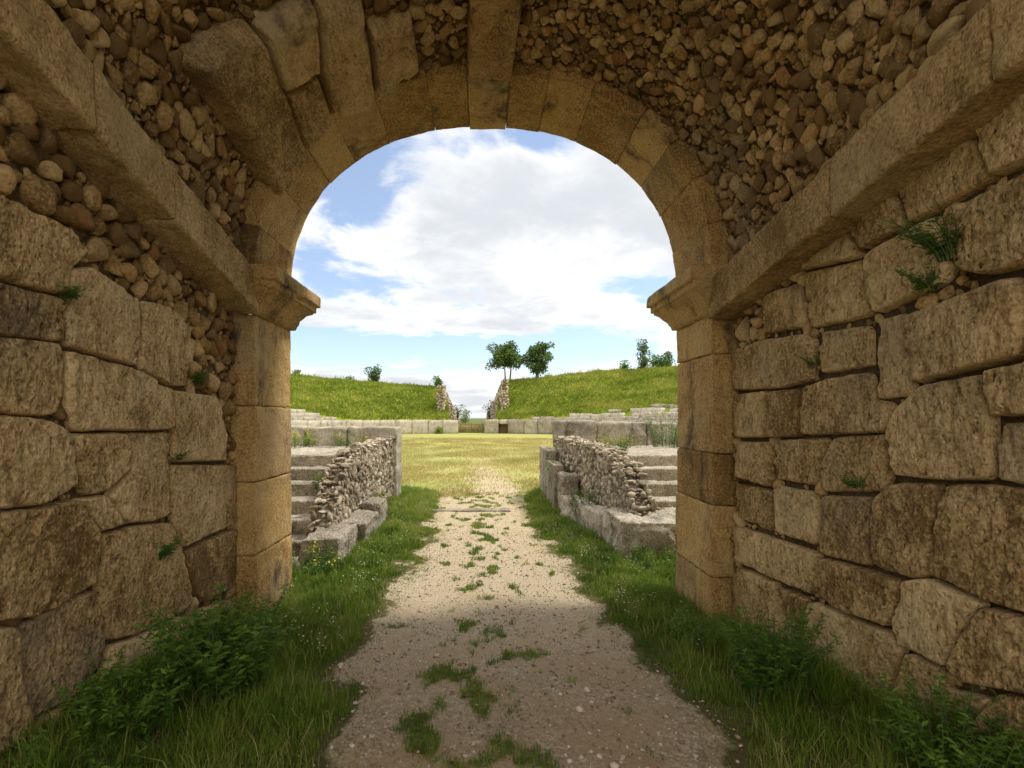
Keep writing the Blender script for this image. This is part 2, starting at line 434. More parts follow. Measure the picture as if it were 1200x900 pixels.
tag(ground, 'gravel path worn through grass, opening onto the dry arena lawn', 'ground', kind='structure')

# ------------------------------------------------------------------ pixel helpers for the two passage walls
def wall_uv(px, py, side):
    X = HW
    y = X * FOC / max((px - VX) * side, 1)
    return y, EYE + (VY - py) * y / FOC

def to3_wall(side):
    def f(u, v, h): return np.stack([side * (HW + 0.055 - h), u, v], 1)
    return f

LEFT_BLOCKS = [
 [(0,240),(25,238),(85,268),(103,292),(86,318),(77,346),(0,331)],
 [(0,336),(75,349),(81,360),(80,400),(0,400)],
 [(0,404),(79,403),(78,460),(70,484),(60,488),(0,485)],
 [(86,315),(113,313),(167,350),(168,365),(164,428),(84,405),(82,375)],
 [(172,352),(200,360),(227,384),(228,410),(220,452),(203,452),(168,432)],
 [(83,411),(160,432),(201,456),(201,502),(187,504),(92,505),(82,480)],
 [(204,457),(252,464),(265,500),(264,540),(204,541)],
 [(0,489),(60,491),(85,508),(92,568),(50,592),(0,597)],
 [(90,508),(147,507),(153,520),(152,550),(127,575),(106,582),(95,563)],
 [(156,507),(199,507),(200,604),(185,611),(152,613),(131,582),(154,553)],
 [(203,545),(277,545),(277,612),(218,641),(206,605)],
 [(219,647),(279,618),(286,680),(240,707),(229,690)],
 [(121,628),(165,616),(200,613),(215,647),(228,703),(215,718),(160,744),(129,750),(120,700)],
 [(0,600),(50,596),(92,585),(118,622),(116,680),(90,696),(50,722),(10,726),(0,722)],
 [(25,736),(90,702),(118,691),(127,754),(110,805),(38,846),(24,806)],
 [(0,727),(19,732),(22,800),(35,846),(12,874),(0,884)],
 [(221,721),(276,700),(290,745),(268,775),(224,790)],
 [(131,757),(160,748),(217,722),(219,790),(170,830),(118,830)],
 [(40,850),(108,810),(114,850),(80,900),(30,930),(16,890)],
 [(95,585),(128,580),(146,614),(122,624)],
]
RIGHT_BLOCKS = [
 [(1143,143),(1200,103),(1200,194),(1163,206),(1147,160)],
 [(1050,217),(1130,165),(1141,163),(1161,207),(1147,216),(1063,261)],
 [(994,263),(1047,228),(1058,263),(1011,292)],
 [(930,310),(955,292),(990,267),(1003,297),(1000,302),(935,316)],
 [(1013,297),(1095,253),(1103,260),(1113,312),(1098,334),(1024,367),(1016,355)],
 [(1107,247),(1178,213),(1200,203),(1200,317),(1152,322),(1120,317)],
 [(938,320),(987,309),(1009,304),(1015,360),(1018,369),(948,384),(941,360)],
 [(893,347),(934,331),(939,383),(896,391)],
 [(856,410),(893,398),(943,391),(950,400),(949,445),(913,455),(858,457),(854,443)],
 [(955,390),(1010,382),(1014,388),(1014,429),(960,437),(955,413)],
 [(1022,376),(1049,368),(1058,388),(1063,430),(1063,463),(1021,467),(1020,430)],
 [(1060,369),(1183,324),(1194,338),(1197,416),(1087,443),(1070,449),(1064,417)],
 [(1197,330),(1200,322),(1200,411),(1200,415)],
 [(856,463),(893,458),(894,512),(859,513)],
 [(898,459),(933,455),(934,511),(898,513)],
 [(938,456),(965,444),(1007,437),(1015,439),(1018,470),(1039,473),(1040,490),(1032,506),(940,510)],
 [(1038,500),(1048,480),(1078,451),(1120,444),(1150,438),(1157,458),(1158,487),(1155,562),(1097,562),(1047,557),(1038,530)],
 [(1159,433),(1200,423),(1200,490),(1161,488)],
 [(1163,497),(1200,493),(1200,580),(1163,562)],
 [(864,518),(900,518),(903,562),(897,570),(864,559)],
 [(906,516),(962,513),(965,518),(954,540),(954,569),(908,562)],
 [(973,513),(1030,509),(1033,540),(1037,558),(1030,576),(963,576),(958,545)],
 [(861,567),(900,575),(903,623),(863,606)],
 [(905,569),(953,578),(954,639),(907,624)],
 [(960,581),(1021,583),(1017,600),(1015,663),(959,649)],
 [(1025,584),(1045,566),(1094,568),(1094,590),(1081,671),(1070,679),(1021,664),(1020,610)],
 [(1100,568),(1155,568),(1200,584),(1200,721),(1150,704),(1110,683),(1087,674),(1092,620)],
 [(860,616),(903,631),(955,649),(954,683),(950,697),(907,679),(859,656)],
 [(961,654),(1013,668),(1051,681),(1046,710),(1039,734),(987,716),(958,699)],
 [(1058,681),(1083,678),(1145,707),(1119,750),(1106,781),(1054,756),(1045,733)],
 [(1151,711),(1200,729),(1200,796),(1153,803),(1128,799),(1112,783),(1129,743)],
 [(861,664),(907,683),(908,700),(919,727),(926,747),(910,783),(860,760),(855,703)],
 [(911,689),(942,701),(930,742),(921,719)],
 [(948,704),(993,724),(1039,741),(1054,760),(1029,829),(987,817),(934,763),(938,733)],
 [(1061,764),(1099,784),(1105,807),(1133,814),(1160,821),(1100,880),(1033,845)],
 [(1163,812),(1200,803),(1200,900),(1108,885)],
 [(932,770),(984,822),(960,850),(905,800)],
]

LSL, RSL = 0.29, 0.175                     # the ledges and the vault climb towards the camera
def ledge_top(side, y): return EYE + (1.245 + LSL * (3.87 - y) if side < 0 else 1.19 + RSL * (3.75 - y))
LEDGE_H = 0.31

def build_wall(side, polys, label):
    root = thing('ashlar_wall', label, 'stone wall', (side * HW, 2.0, 0))
    to3 = to3_wall(side)
    uvs = []
    edge = 0 if side < 0 else 1200
    for k, pl in enumerate(polys):
        pts = [((-85 if side < 0 else 1290) if px == edge else px, py) for px, py in pl]
        # points carried past the frame edge slide along the courses
        fix = []
        for (px, py), (ox, oy) in zip(pts, pl):
            if px != ox: py = VY + 40 + (oy - VY - 40) * (abs(px - VX) / abs(ox - VX)) if False else oy + (oy - 545) * 0.14
            fix.append((px, py))
        uvs.append(np.array([wall_uv(px, py, side) for px, py in fix]))
    ymin = min(p[:, 0].min() for p in uvs)
    # courses behind the camera's frame
    rg = random.Random(5 if side < 0 else 6)
    v = 0.1
    while v < 3.1:
        hgt = rg.uniform(.38, .55); u = ymin - 0.012
        while u > -.7:
            w = rg.uniform(.45, .8); sl = -0.10
            uvs.append(np.array([(u, v + sl * u), (u, v + hgt - .012 + sl * u), (u - w + .012, v + hgt - .012 + sl * (u - w)), (u - w + .012, v + sl * (u - w))]))
            u -= w
        v += hgt
    for k, P in enumerate(uvs):
        c = P.mean(0)
        if c[1] > ledge_top(side, c[0]) - LEDGE_H + 0.1: continue
        hp = rg.uniform(.056, .072)
        if side > 0 and k in (10, 21): hp = 0.03
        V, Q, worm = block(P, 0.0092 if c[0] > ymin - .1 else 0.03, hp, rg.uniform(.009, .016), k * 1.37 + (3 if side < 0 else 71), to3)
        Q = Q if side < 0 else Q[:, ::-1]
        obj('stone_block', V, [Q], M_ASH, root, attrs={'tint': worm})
    # rubble packed wherever no dressed block sits
    u0, u1, v0, v1 = ymin - .05, Y1 + .02, -0.1, 3.2
    PP = [chaikin(p, .1) for p in uvs]
    boxes = [(p.min(0) - .1, p.max(0) + .1) for p in PP]
    def rej(u, v, r):
        U, W = u + u0, v + v0
        if W > ledge_top(side, U) - LEDGE_H * .7: return True
        for p, (lo, hi) in zip(PP, boxes):
            if lo[0] < U < hi[0] and lo[1] < W < hi[1]:
                if poly_sd(p, np.array([[U, W]]))[0][0] > -r * (.72 if r > .03 else 1.3): return True
        return False
    def rf(u, v, t, rg):
        return (rg.uniform(.048, .07) if t < .15 else rg.uniform(.028, .046) if t < .5 else rg.uniform(.012, .022))
    D = darts(u1 - u0, v1 - v0, rf, 16000, rej, 21 if side < 0 else 22)
    n_ = len(D); rg2 = np.random.default_rng(8)
    C = np.stack([side * (HW + .05 - D[:, 2] * .15), D[:, 0] + u0, D[:, 1] + v0], 1)
    R = D[:, 2:3] * np.array([[1.15, 1.0, .8]]) * rg2.uniform(.9, 1.2, (n_, 3))
    one = np.ones((n_, 1))
    V, F, t = rocks(C, R, one * [[0, 1, 0]], one * [[0, 0, 1]], one * [[-side, 0, 0]], 31)
    obj('rubble_fill', V, [F], M_RUB, root, attrs={'tint': t})
    # solid core of the wall
    gu, gv = np.meshgrid(np.arange(-0.8, Y1 + .06, .05), np.arange(-.4, 4.9, .05), indexing='ij')
    X = np.stack([gu.ravel(), gv.ravel()], 1)
    V = to3(X[:, 0], X[:, 1], .0 + .018 * fbm(np.c_[X * 9, 0 * X[:, 0] + side], 3))
    ii = np.arange(gu.size).reshape(gu.shape)
    q = np.stack([ii[:-1, :-1], ii[1:, :-1], ii[1:, 1:], ii[:-1, 1:]], -1).reshape(-1, 4)
    A = Acc(); A.add(V, [q], .4)
    bv, bq = rough_box((1.6, Y1 + .8, 5.3), .6, .02, .0)
    A.add(bv + [side * (HW + .16 + .8), (Y1 - .8) / 2, 2.25], [bq], .4)
    A.build('wall_core', M_JOINT, root)
    # moulded ledge in long blocks
    cuts = [Y1 - .02, 3.05, 2.42, 1.55, .5, -.7] if side < 0 else [Y1 - .02, 2.72, 1.86, .9, -.1, -.7]
    for k, (b, a) in enumerate(zip(cuts[:-1], cuts[1:])):
        L = b - a - .004
        V, Q = rough_box((.42, L, LEDGE_H), .018, .018, .022, 6.5, k + (2 if side < 0 else 40), 4)
        prot = .2
        V[:, 2] += np.where(V[:, 0] < -.1, .0, 0)
        y = V[:, 1] + (a + b) / 2
        xx = V[:, 0] * -side
        # underside rises towards the wall
        low = sstep(.05, -LEDGE_H / 2, V[:, 2])
        inner = (HW - prot) + (.21 - (-V[:, 0])) if False else None
        W = np.stack([side * (HW - prot + .21 - 0) + V[:, 0] * 1.0, y, V[:, 2] + ledge_top(side, y) - LEDGE_H / 2], 1)
        obj('ledge_block', W, [Q], M_ASH, root, attrs={'tint': np.full(len(W), .5)})
    return root

wall_l = build_wall(-1, LEFT_BLOCKS, 'weathered ochre ashlar wall with cobble rubble above it and dark stains, along the left of the passage')
wall_r = build_wall(1, RIGHT_BLOCKS, 'ochre wall of large close-fitted stone blocks under a straight ledge, along the right of the passage')

# ------------------------------------------------------------------ barrel vault
VA, VB, VN, VS0 = 2.05, 1.81, 2.2, EYE + 1.13
def vslope(x): return LSL + (RSL - LSL) * (x + 2.05) / 4.1
_ph = np.linspace(0, math.pi, 2001)
_cx = -VA * np.sign(np.cos(_ph)) * np.abs(np.cos(_ph)) ** (2 / VN); _cz = VB * np.abs(np.sin(_ph)) ** (2 / VN)
_s = np.concatenate([[0], np.cumsum(np.hypot(np.diff(_cx), np.diff(_cz)))]); VLEN = _s[-1]
def vault_p(s, y, h):
    x = np.interp(s, _s, _cx); z = np.interp(s, _s, _cz)
    e = .02; dx = np.interp(s + e, _s, _cx) - np.interp(s - e, _s, _cx); dz = np.interp(s + e, _s, _cz) - np.interp(s - e, _s, _cz)
    l = np.hypot(dx, dz) + 1e-9; nx, nz = dz / l, -dx / l            # inward normal
    zz = VS0 + z + vslope(x) * (Y1 - y)
    return np.stack([x + nx * h, y + 0 * x, zz + nz * h], 1)
def vault_frame(s):
    e = .02; dx = np.interp(s + e, _s, _cx) - np.interp(s - e, _s, _cx); dz = np.interp(s + e, _s, _cz) - np.interp(s - e, _s, _cz)
    l = np.hypot(dx, dz) + 1e-9; z = 0 * l
    return np.stack([dx / l, z, dz / l], 1), np.stack([z, z + 1, z], 1), np.stack([dz / l, z, -dx / l], 1)
def vault_uv(px, py):
    a, b = (px - VX) / FOC, (VY - py) / FOC
    lo, hi = .3, 6.0
    def F(y):
        x, z = a * y, EYE + b * y - VS0 - vslope(a * y) * (Y1 - y)
        return (abs(x) / VA) ** VN + (max(z, 0) / VB) ** VN - 1
    for _ in range(60):
        m = (lo + hi) / 2
        if F(m) > 0: hi = m
        else: lo = m
    y = (lo + hi) / 2; x = a * y; z = EYE + b * y - VS0 - vslope(x) * (Y1 - y)
    k = np.argmin((_cx - x) ** 2 + (_cz - z) ** 2)
    return _s[k], y

vault = thing('barrel_vault', 'dark rough vault of packed rubble stones with large slabs set in it', 'stone vault', (0, 2.0, 0))
VB_POLY = [
 [(203,66),(235,30),(283,19),(316,97),(342,166),(307,223),(262,150)],
 [(319,96),(361,71),(376,120),(375,132),(345,166)],
 [(288,17),(362,-6),(362,66),(315,93)],
 [(366,-10),(420,-12),(432,92),(424,108),(384,121),(379,110),(366,68)],
 [(428,20),(480,7),(488,63),(451,93),(436,97)],
]
vuv = [np.array([vault_uv(*p) for p in pl]) for pl in VB_POLY]
crown_uv = np.array([vault_uv(*p) for p in [(549,-90),(549,0),(548,72),(601,76),(603,60),(612,0),(619,-90)]])
for k, P in enumerate(vuv):
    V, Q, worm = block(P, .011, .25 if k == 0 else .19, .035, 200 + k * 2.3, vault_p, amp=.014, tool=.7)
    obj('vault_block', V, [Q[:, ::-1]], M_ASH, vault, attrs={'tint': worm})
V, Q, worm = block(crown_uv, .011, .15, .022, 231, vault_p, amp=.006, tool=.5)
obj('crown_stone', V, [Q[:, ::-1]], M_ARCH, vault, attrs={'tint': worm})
PP = [chaikin(p, .1) for p in vuv + [crown_uv]]
boxes = [(p.min(0) - .15, p.max(0) + .15) for p in PP]
Yv0 = -0.2
def rejv(u, v, r):
    y = v + Yv0
    for p, (lo, hi) in zip(PP, boxes):
        if lo[0] < u < hi[0] and lo[1] < y < hi[1]:
            if poly_sd(p, np.array([[u, y]]))[0][0] > -r * .6: return True
    return False
def rfv(u, v, t, rg):
    left = u < VLEN * .46
    if v + Yv0 < 1.0: return rg.uniform(.09, .12) if t < .35 else rg.uniform(.05, .07) if t < .7 else 0
    low = max(0, (u / VLEN - .72) * 2)
    k = 1.08 if left else .86 + low * .5
    return k * (rg.uniform(.042, .060) if t < .10 else rg.uniform(.026, .040) if t < .42 else rg.uniform(.012, .020))
D = darts(VLEN, Y1 - Yv0, rfv, 115000, rejv, 77, k=.80)
S, YY = D[:, 0], D[:, 1] + Yv0
T1, T2, NN = vault_frame(S)
rg2 = np.random.default_rng(9)
C = vault_p(S, YY, D[:, 2] * .12 + .012 * rg2.uniform(-1, 1, len(D)))
R = D[:, 2:3] * np.array([[1.2, .95, .75]]) * rg2.uniform(.85, 1.2, (len(D), 3))
V, F, t = rocks(C, R, T1, T2, NN, 55, sub=3)
obj('rubble_stones', V, [F], M_RUB, vault, attrs={'tint': t})
ss, yy = np.meshgrid(np.linspace(0, VLEN, 130), np.linspace(-1.4, Y1 + .03, 140), indexing='ij')
V = vault_p(ss.ravel(), yy.ravel(), -.004 + .02 * fbm(np.c_[ss.ravel() * 8, yy.ravel() * 8, 0 * ss.ravel()], 3))
ii = np.arange(ss.size).reshape(ss.shape)
q = np.stack([ii[:-1, :-1], ii[:-1, 1:], ii[1:, 1:], ii[1:, :-1]], -1).reshape(-1, 4)
A = Acc(); A.add(V, [q[:, ::-1]], .4)
V2 = vault_p(ss.ravel(), yy.ravel(), np.full(ss.size, -.55)); A.add(V2, [q], .4)
bd = np.concatenate([ii[0, :], ii[1:, -1], ii[-1, -2::-1], ii[-2:0:-1, 0]])
bq = np.stack([bd, np.roll(bd, -1), np.roll(bd, -1) + ss.size, bd + ss.size], 1)
A2 = Acc(); A2.add(np.concatenate([V, V2]), [q[:, ::-1], q + ss.size, bq], .4)
A2.build('vault_core', M_MORT, vault)

# ------------------------------------------------------------------ gateway arch
arch = thing('archway', 'dressed ochre stone archway on two moulded piers, framing the arena and sky', 'archway', (0, (Y1 + Y2) / 2, 0))
AA, AB, AN = 1.875, 1.60, 2.2
SPR = EYE + 1.235
def arc_pt(phi, r):
    """phi 0 = left spring, pi = right; r = metres outside the soffit"""
    c, s = -np.cos(phi), np.sin(phi)
    a, b = AA + r, AB + r * .95
    return a * np.sign(c) * np.abs(c) ** (2 / AN), SPR + b * np.abs(s) ** (2 / AN)
_pp = np.linspace(0, math.pi, 3001); _ax, _az = arc_pt(_pp, 0 * _pp)
_as = np.concatenate([[0], np.cumsum(np.hypot(np.diff(_ax), np.diff(_az)))])
def at_x(x, left=True):   # arc length where the soffit meets x
    m = _pp < math.pi / 2 if x < 0 else _pp >= math.pi / 2
    i = np.argmin(np.abs(_ax - x) + (~m) * 9)
    return _as[i]
ks0, ks1 = at_x((546 - VX) * Y1 / FOC * .93), at_x((598 - VX) * Y1 / FOC * .93 + .01)
total = _as[-1]
lj = np.concatenate([[0], np.linspace(0, ks0, 8)[1:-1] + RNG.uniform(-.05, .05, 6), [ks0]])
rj = np.concatenate([[ks1], np.linspace(ks1, total, 8)[1:-1] + RNG.uniform(-.05, .05, 6), [total]])
segs = [(a, b, 'voussoir') for a, b in zip(lj[:-1], lj[1:])] + [(ks0, ks1, 'keystone')] + [(a, b, 'voussoir') for a, b in zip(rj[:-1], rj[1:])]
THK = .50
for k, (a, b, nm) in enumerate(segs):
    L = b - a; D_ = Y2 - Y1
    V, Q = rough_box((L, D_, THK), .016, .004, .009, 7.0, 300 + k * 3.1, 5)
    s = V[:, 0] + (a + b) / 2; r = V[:, 2] + THK / 2 + (RNG.uniform(-.005, .005) if nm == 'voussoir' else -.02)
    V[:, 1] += RNG.uniform(-.006, .006)
    ph = np.interp(s, _as, _pp)
    x, z = arc_pt(ph, r)
    # joints radial enough: shift by the soffit tangent only
    W = np.stack([x, V[:, 1] + (Y1 + Y2) / 2, z], 1)
    obj(nm, W, [Q], M_ARCH, arch, attrs={'tint': np.full(len(W), RNG.uniform(.3, .75))})
# wall over the arch on the arena side
V, q = [], []
ph = np.linspace(0, math.pi, 60); ox, oz = arc_pt(ph, .47 + 0 * ph)
tx = np.linspace(-2.36, 2.36, 60); ring = np.concatenate([np.stack([ox, 0 * ox + y, oz], 1) for y in (Y1 + .12, Y2 - .06)])
top = np.concatenate([np.stack([tx, 0 * tx + y, 0 * tx + 5.35], 1) for y in (Y1 + .12, Y2 - .06)])
V = np.concatenate([ring, top])
i = np.arange(59)
q = np.concatenate([np.stack([i, i + 1, i + 121, i + 120], 1), np.stack([i + 60, i + 180, i + 181, i + 61], 1), np.stack([i + 120, i + 121, i + 181, i + 180], 1)])
A = Acc(); A.add(V, [q], .4)
for sd in (-1, 1):
    for zc, h in ((1.0, 2.2), (2.85, 1.45), (4.45, 1.7)):
        bv, bq = rough_box((5.2, .72, h), .1, .03, .03, 3.0, sd * 4 + zc, 4)
        A.add(bv + [sd * (2.36 + 2.6), (Y1 + Y2) / 2, zc], [bq], .5)
A.build('spandrel_wall', M_ASH, arch)
# piers and imposts
IMP = [(0, 2.60), (.035, 2.607), (.045, 2.645), (.06, 2.66), (.085, 2.70), (.13, 2.755), (.165, 2.78), (.17, 2.785), (.17, 2.80), (.19, 2.805), (.192, 2.855), (.196, 2.86), (.222, 2.866), (.224, 2.88), (.222, 2.962), (.21, 2.98), (.1, 2.984)]
for sd, joints, lb in ((-1, [-.25, .62, 1.22, 1.85, 2.605], 'left'), (1, [-.25, .44, 1.03, 1.46, 2.28, 2.605], 'right')):
    for k, (a, b) in enumerate(zip(joints[:-1], joints[1:])):
        w = .42; dpt = Y2 - Y1
        V, Q = rough_box((w, dpt, b - a - .004), .016, .012, .014, 6.0, 400 + k * 2.7 + sd * 20, 4)
        zz = V[:, 2] + (a + b) / 2
        batter = .045 * sstep(1.2, 0, zz)
        foot = .05 * sstep(.35, .05, zz) * (V[:, 1] < -.2)
        x = 1.88 + w / 2 + V[:, 0] - batter * (V[:, 0] < 0) * .4 + RNG.uniform(-.006, .006)
        # worn near edge of the right pier
        if sd > 0: x = x + .10 * sstep(.05, -.42, V[:, 1]) * 0
        W = np.stack([-x if sd < 0 else x, V[:, 1] + (Y1 + Y2) / 2 - foot, zz], 1)
        obj('pier_block', W, [Q if sd > 0 else Q[:, ::-1]], M_ARCH, arch, attrs={'tint': np.full(len(W), RNG.uniform(.3, .7))})
    rows = []; dens = np.linspace(0, 1, 40)
    IM2 = []
    for (p0, z0), (p1, z1) in zip(IMP[:-1], IMP[1:]):
        m = max(1, int(math.hypot(p1 - p0, z1 - z0) / .02))
        IM2 += [(p0 + (p1 - p0) * t / m, z0 + (z1 - z0) * t / m) for t in range(m)]
    IM2.append(IMP[-1])
    for p, z in IM2:
        yn, yf, xi, xo = Y1 - .55 * p, Y2 + .95 * p, 1.88 - p, 2.34
        loop = [(xo, yn + (0) * t) for t in [0]]
        seg1 = np.stack([np.linspace(xo, xi, 22), np.full(22, yn)], 1)
        seg2 = np.stack([np.full(56, xi), np.linspace(yn, yf, 56)], 1)[1:]
        seg3 = np.stack([np.linspace(xi, xo, 22), np.full(22, yf)], 1)[1:]
        xy = np.concatenate([seg1, seg2, seg3]); rows.append(np.c_[xy, np.full(len(xy), z)])
    Rr = np.array(rows); nr, nc = Rr.shape[:2]
    pts = Rr.reshape(-1, 3).copy()
    wn = fbm(pts * 5 + sd * 9, 4); chip = np.clip(fbm(pts * 3.1 + 40 + sd, 3) - .16, 0, 1)
    cen = np.array([2.2, (Y1 + Y2) / 2, 2.8]); dirv = pts - cen; dirv[:, 2] *= .3
    dirv /= np.linalg.norm(dirv, axis=1)[:, None]
    pts += dirv * (wn * .012 - chip * .11)[:, None]
    pts[:, 0] *= sd
    ii = np.arange(nr * nc).reshape(nr, nc)
    q = np.stack([ii[:-1, :-1], ii[:-1, 1:], ii[1:, 1:], ii[1:, :-1]], -1).reshape(-1, 4)
    n0 = len(pts); topc = np.array([[sd * 2.2, (Y1 + Y2) / 2, 2.985]]); pts = np.concatenate([pts, topc])
    tr = np.stack([ii[-1, :-1], ii[-1, 1:], np.full(nc - 1, n0)], 1)
    if sd < 0: q = q[:, ::-1]; tr = tr[:, ::-1]
    obj('impost', pts, [q, tr], M_ARCH, arch, attrs={'tint': np.full(len(pts), .5)}, smooth=True)

# ------------------------------------------------------------------ stairs, rubble walls and blocks beyond the arch
def box_thing(name, label, cat, x0, x1, y0, y1, z0, z1, seed, mat=M_OUT, amp=.03, r=.035, res=.018, freq=4.0, warp=None):
    V, Q = rough_box((x1 - x0, y1 - y0, z1 - z0), res, r * .5, amp * 1.15, freq * 1.3, seed, 6)
    W = V + [(x0 + x1) / 2, (y0 + y1) / 2, (z0 + z1) / 2]
    if warp is not None: W = warp(W)
    o = obj(name, W, [Q], mat, attrs={'tint': np.full(len(W), .5)}, origin=((x0 + x1) / 2, (y0 + y1) / 2, max(z0, 0)))
    return tag(o, label, cat)

def stairs(sd, label):
    root = thing('stone_staircase', label, 'stairs', (sd * 3.2, 7.2, 0))
    zs = [5.75, 6.2, 6.6, 7.0, 7.4, 7.8]; hs = [.08, .25, .44, .62, .80, .98]; xi = [1.98, 2.06, 2.12, 2.18, 2.22, 2.26]
    for k, (y, h, x) in enumerate(zip(zs, hs, xi)):
        for m, (a, b) in enumerate(((x, 3.05 + .1 * (k % 2)), (3.06 + .1 * (k % 2), 4.3))):
            V, Q = rough_box((b - a, .62, .24), .02, .014, .026, 5.5, 500 + k * 3 + m * 11 + sd, 6)
            W = V + [(a + b) / 2, y + .31, h - .12]; W[:, 0] *= sd
            obj('step', W, [Q if sd > 0 else Q[:, ::-1]], M_OUT, root, attrs={'tint': np.full(len(W), RNG.uniform(.4, .65))})
    V, Q = rough_box((2.2, 2.75, .26), .03, .02, .04, 4.5, 540 + sd, 6)
    W = V + [3.35, 9.55, 1.03]; W[:, 0] *= sd
    o = obj('landing_slab', W, [Q if sd > 0 else Q[:, ::-1]], M_OUT, root, attrs={'tint': np.full(len(W), .6)})
    A = Acc()
    for k in range(6):
        bv, bq = rough_box((2.1, .7, hs[k] + .05), .2, .02, .01)
        A.add(bv * [sd, 1, 1] + [sd * 3.3, zs[k] + .45, hs[k] / 2 - .06], [bq if sd > 0 else bq[:, ::-1]], .4)
    bv, bq = rough_box((2.1, 2.6, 1.0), .2, .02, .01); A.add(bv * [sd, 1, 1] + [sd * 3.35, 9.6, .42], [bq if sd > 0 else bq[:, ::-1]], .4)
    A.build('stair_core', M_MORT, root)
    return root
stairs(-1, 'worn grey stone steps climbing beside the sunlit rubble wall on the left')
stairs(1, 'broken grey stone steps climbing beside the shaded rubble wall on the right')

def rubble_wall(sd, pts, width, label, seed):
    """pts: (x inner, y, top z) along the wall, x measured away from the path axis; width outward"""
    root = thing('rubble_wall', label, 'rubble wall', (sd * (pts[0][0] + width / 2), pts[0][1], 0))
    pts = np.array(pts, float)
    L = np.concatenate([[0], np.cumsum(np.hypot(np.diff(pts[:, 0]), np.diff(pts[:, 1])))])
    def P(l, z, off): return np.stack([sd * (np.interp(l, L, pts[:, 0]) + off), np.interp(l, L, pts[:, 1]), z], 1)
    top = lambda l: np.interp(l, L, pts[:, 2])
    A = Acc(); n_ = 30; ls = np.linspace(0, L[-1], n_)
    ring = np.stack([P(ls, 0 * ls - .1, .022), P(ls, top(ls) - .06, .022), P(ls, top(ls) - .06, width - .022), P(ls, 0 * ls - .1, width - .022)], 1).reshape(-1, 3)
    ii = np.arange(n_ * 4).reshape(n_, 4)
    q = np.concatenate([np.stack([ii[:-1, c], ii[1:, c], ii[1:, c + 1], ii[:-1, c + 1]], 1) for c in range(3)] + [ii[:1], ii[-1:, ::-1]])
    A.add(ring, [q], .3); A.build('wall_core', M_ORUB, root)
    rg = np.random.default_rng(seed)
    V_, F_, T_, n0 = [], [], [], 0
    def scatter(w, h, tries, place, N_, T1_, T2_, rej, sc):
        nonlocal n0
        rf = lambda u, v, t, r_: sc * (r_.uniform(.034, .050) if t < .10 else r_.uniform(.019, .031) if t < .42 else r_.uniform(.010, .016))
        D = darts(w, h, rf, tries, rej, seed, .80)
        m = len(D); one = np.ones((m, 1))
        C = place(D)
        R = D[:, 2:3] * np.array([[1.4, .85, .65]]) * rg.uniform(.8, 1.3, (m, 3))
        V, F, t = rocks(C, R, one * [T1_], one * [T2_], one * [N_], seed + int(n0) % 97, 3, 8, .02)
        V_.append(V); F_.append(F + n0); T_.append(t); n0 += len(V)
    mz = pts[:, 2].max()
    scatter(L[-1], mz, 34000, lambda D: P(D[:, 0], D[:, 1], .026 + rg.uniform(-.012, .014, len(D))), [-sd, 0, 0], [0, 1, 0], [0, 0, 1], lambda u, v, r: v > top(u) - r * .4, 1.0)
    scatter(L[-1], width, 9000, lambda D: P(D[:, 0], top(D[:, 0]) - .05 + rg.uniform(-.03, .05, len(D)), D[:, 1]), [0, 0, 1], [1, 0, 0], [0, 1, 0], None, 1.15)
    scatter(width, pts[0][2], 2500, lambda D: P(0 * D[:, 0], D[:, 1], D[:, 0]), [0, -1, 0], [1, 0, 0], [0, 0, 1], None, 1.1)
    scatter(L[-1], mz, 7000, lambda D: P(D[:, 0], D[:, 1], width - .03 + 0 * D[:, 0]), [sd, 0, 0], [0, 1, 0], [0, 0, 1], lambda u, v, r: v > top(u) - r * .4, 1.2)
    obj('rubble_stones', np.concatenate(V_), [np.concatenate(F_)], M_ORUB, root, attrs={'tint': np.concatenate(T_)})
    return root
rubble_wall(-1, [(1.90, 6.35, .42), (1.90, 6.6, .74), (1.89, 7.0, 1.04), (1.88, 7.5, 1.28), (1.87, 9, 1.34), (1.86, 10.9, 1.36)], .27, 'sunlit rubble wall sloping up from the left stairs to an upright slab', 61)
rubble_wall(1, [(1.92, 6.4, .45), (1.88, 6.6, .74), (1.84, 7.0, 1.08), (1.76, 7.8, 1.3), (1.64, 9.2, 1.34), (1.5, 11.1, 1.36)], .30, 'shaded rubble wall sloping down towards the big block on the right', 62)

box_thing('stone_block', 'large squared grey block with flat pale top at the foot of the left stairs', 'stone block', -2.05, -1.62, 5.72, 6.55, -.1, .40, 71, amp=.045, r=.04,
          warp=lambda W: W + np.stack([0 * W[:, 0], 0 * W[:, 0], .03 * (W[:, 0] + 1.8)], 1))
box_thing('stone_block', 'lower grey block lying in grass below the sunlit rubble wall, second from the stairs', 'stone block', -1.98, -1.55, 6.72, 7.6, -.1, .37, 72, amp=.05, r=.05)
box_thing('stone_block', 'small upright grey block ending the row in front of the sunlit rubble wall', 'stone block', -1.86, -1.56, 7.72, 8.25, -.1, .47, 73, amp=.04, r=.05)
box_thing('stone_block', 'massive grey block with dark pitted front beside the right pier', 'stone block', 1.62, 2.75, 6.0, 6.95, -.1, .53, 74, amp=.05, r=.04)
def bend(x0, x1, y0, y1):
    def w(W): W[:, 0] += (x0 + (x1 - x0) * (W[:, 1] - y0) / (y1 - y0)) - x0; return W
    return w
box_thing('kerb_stone', 'long low kerb stone edging the path in front of the shaded rubble wall', 'kerb stone', 1.58, 1.86, 7.0, 8.75, -.1, .44, 75, amp=.035, warp=bend(1.58, 1.30, 7, 8.75))
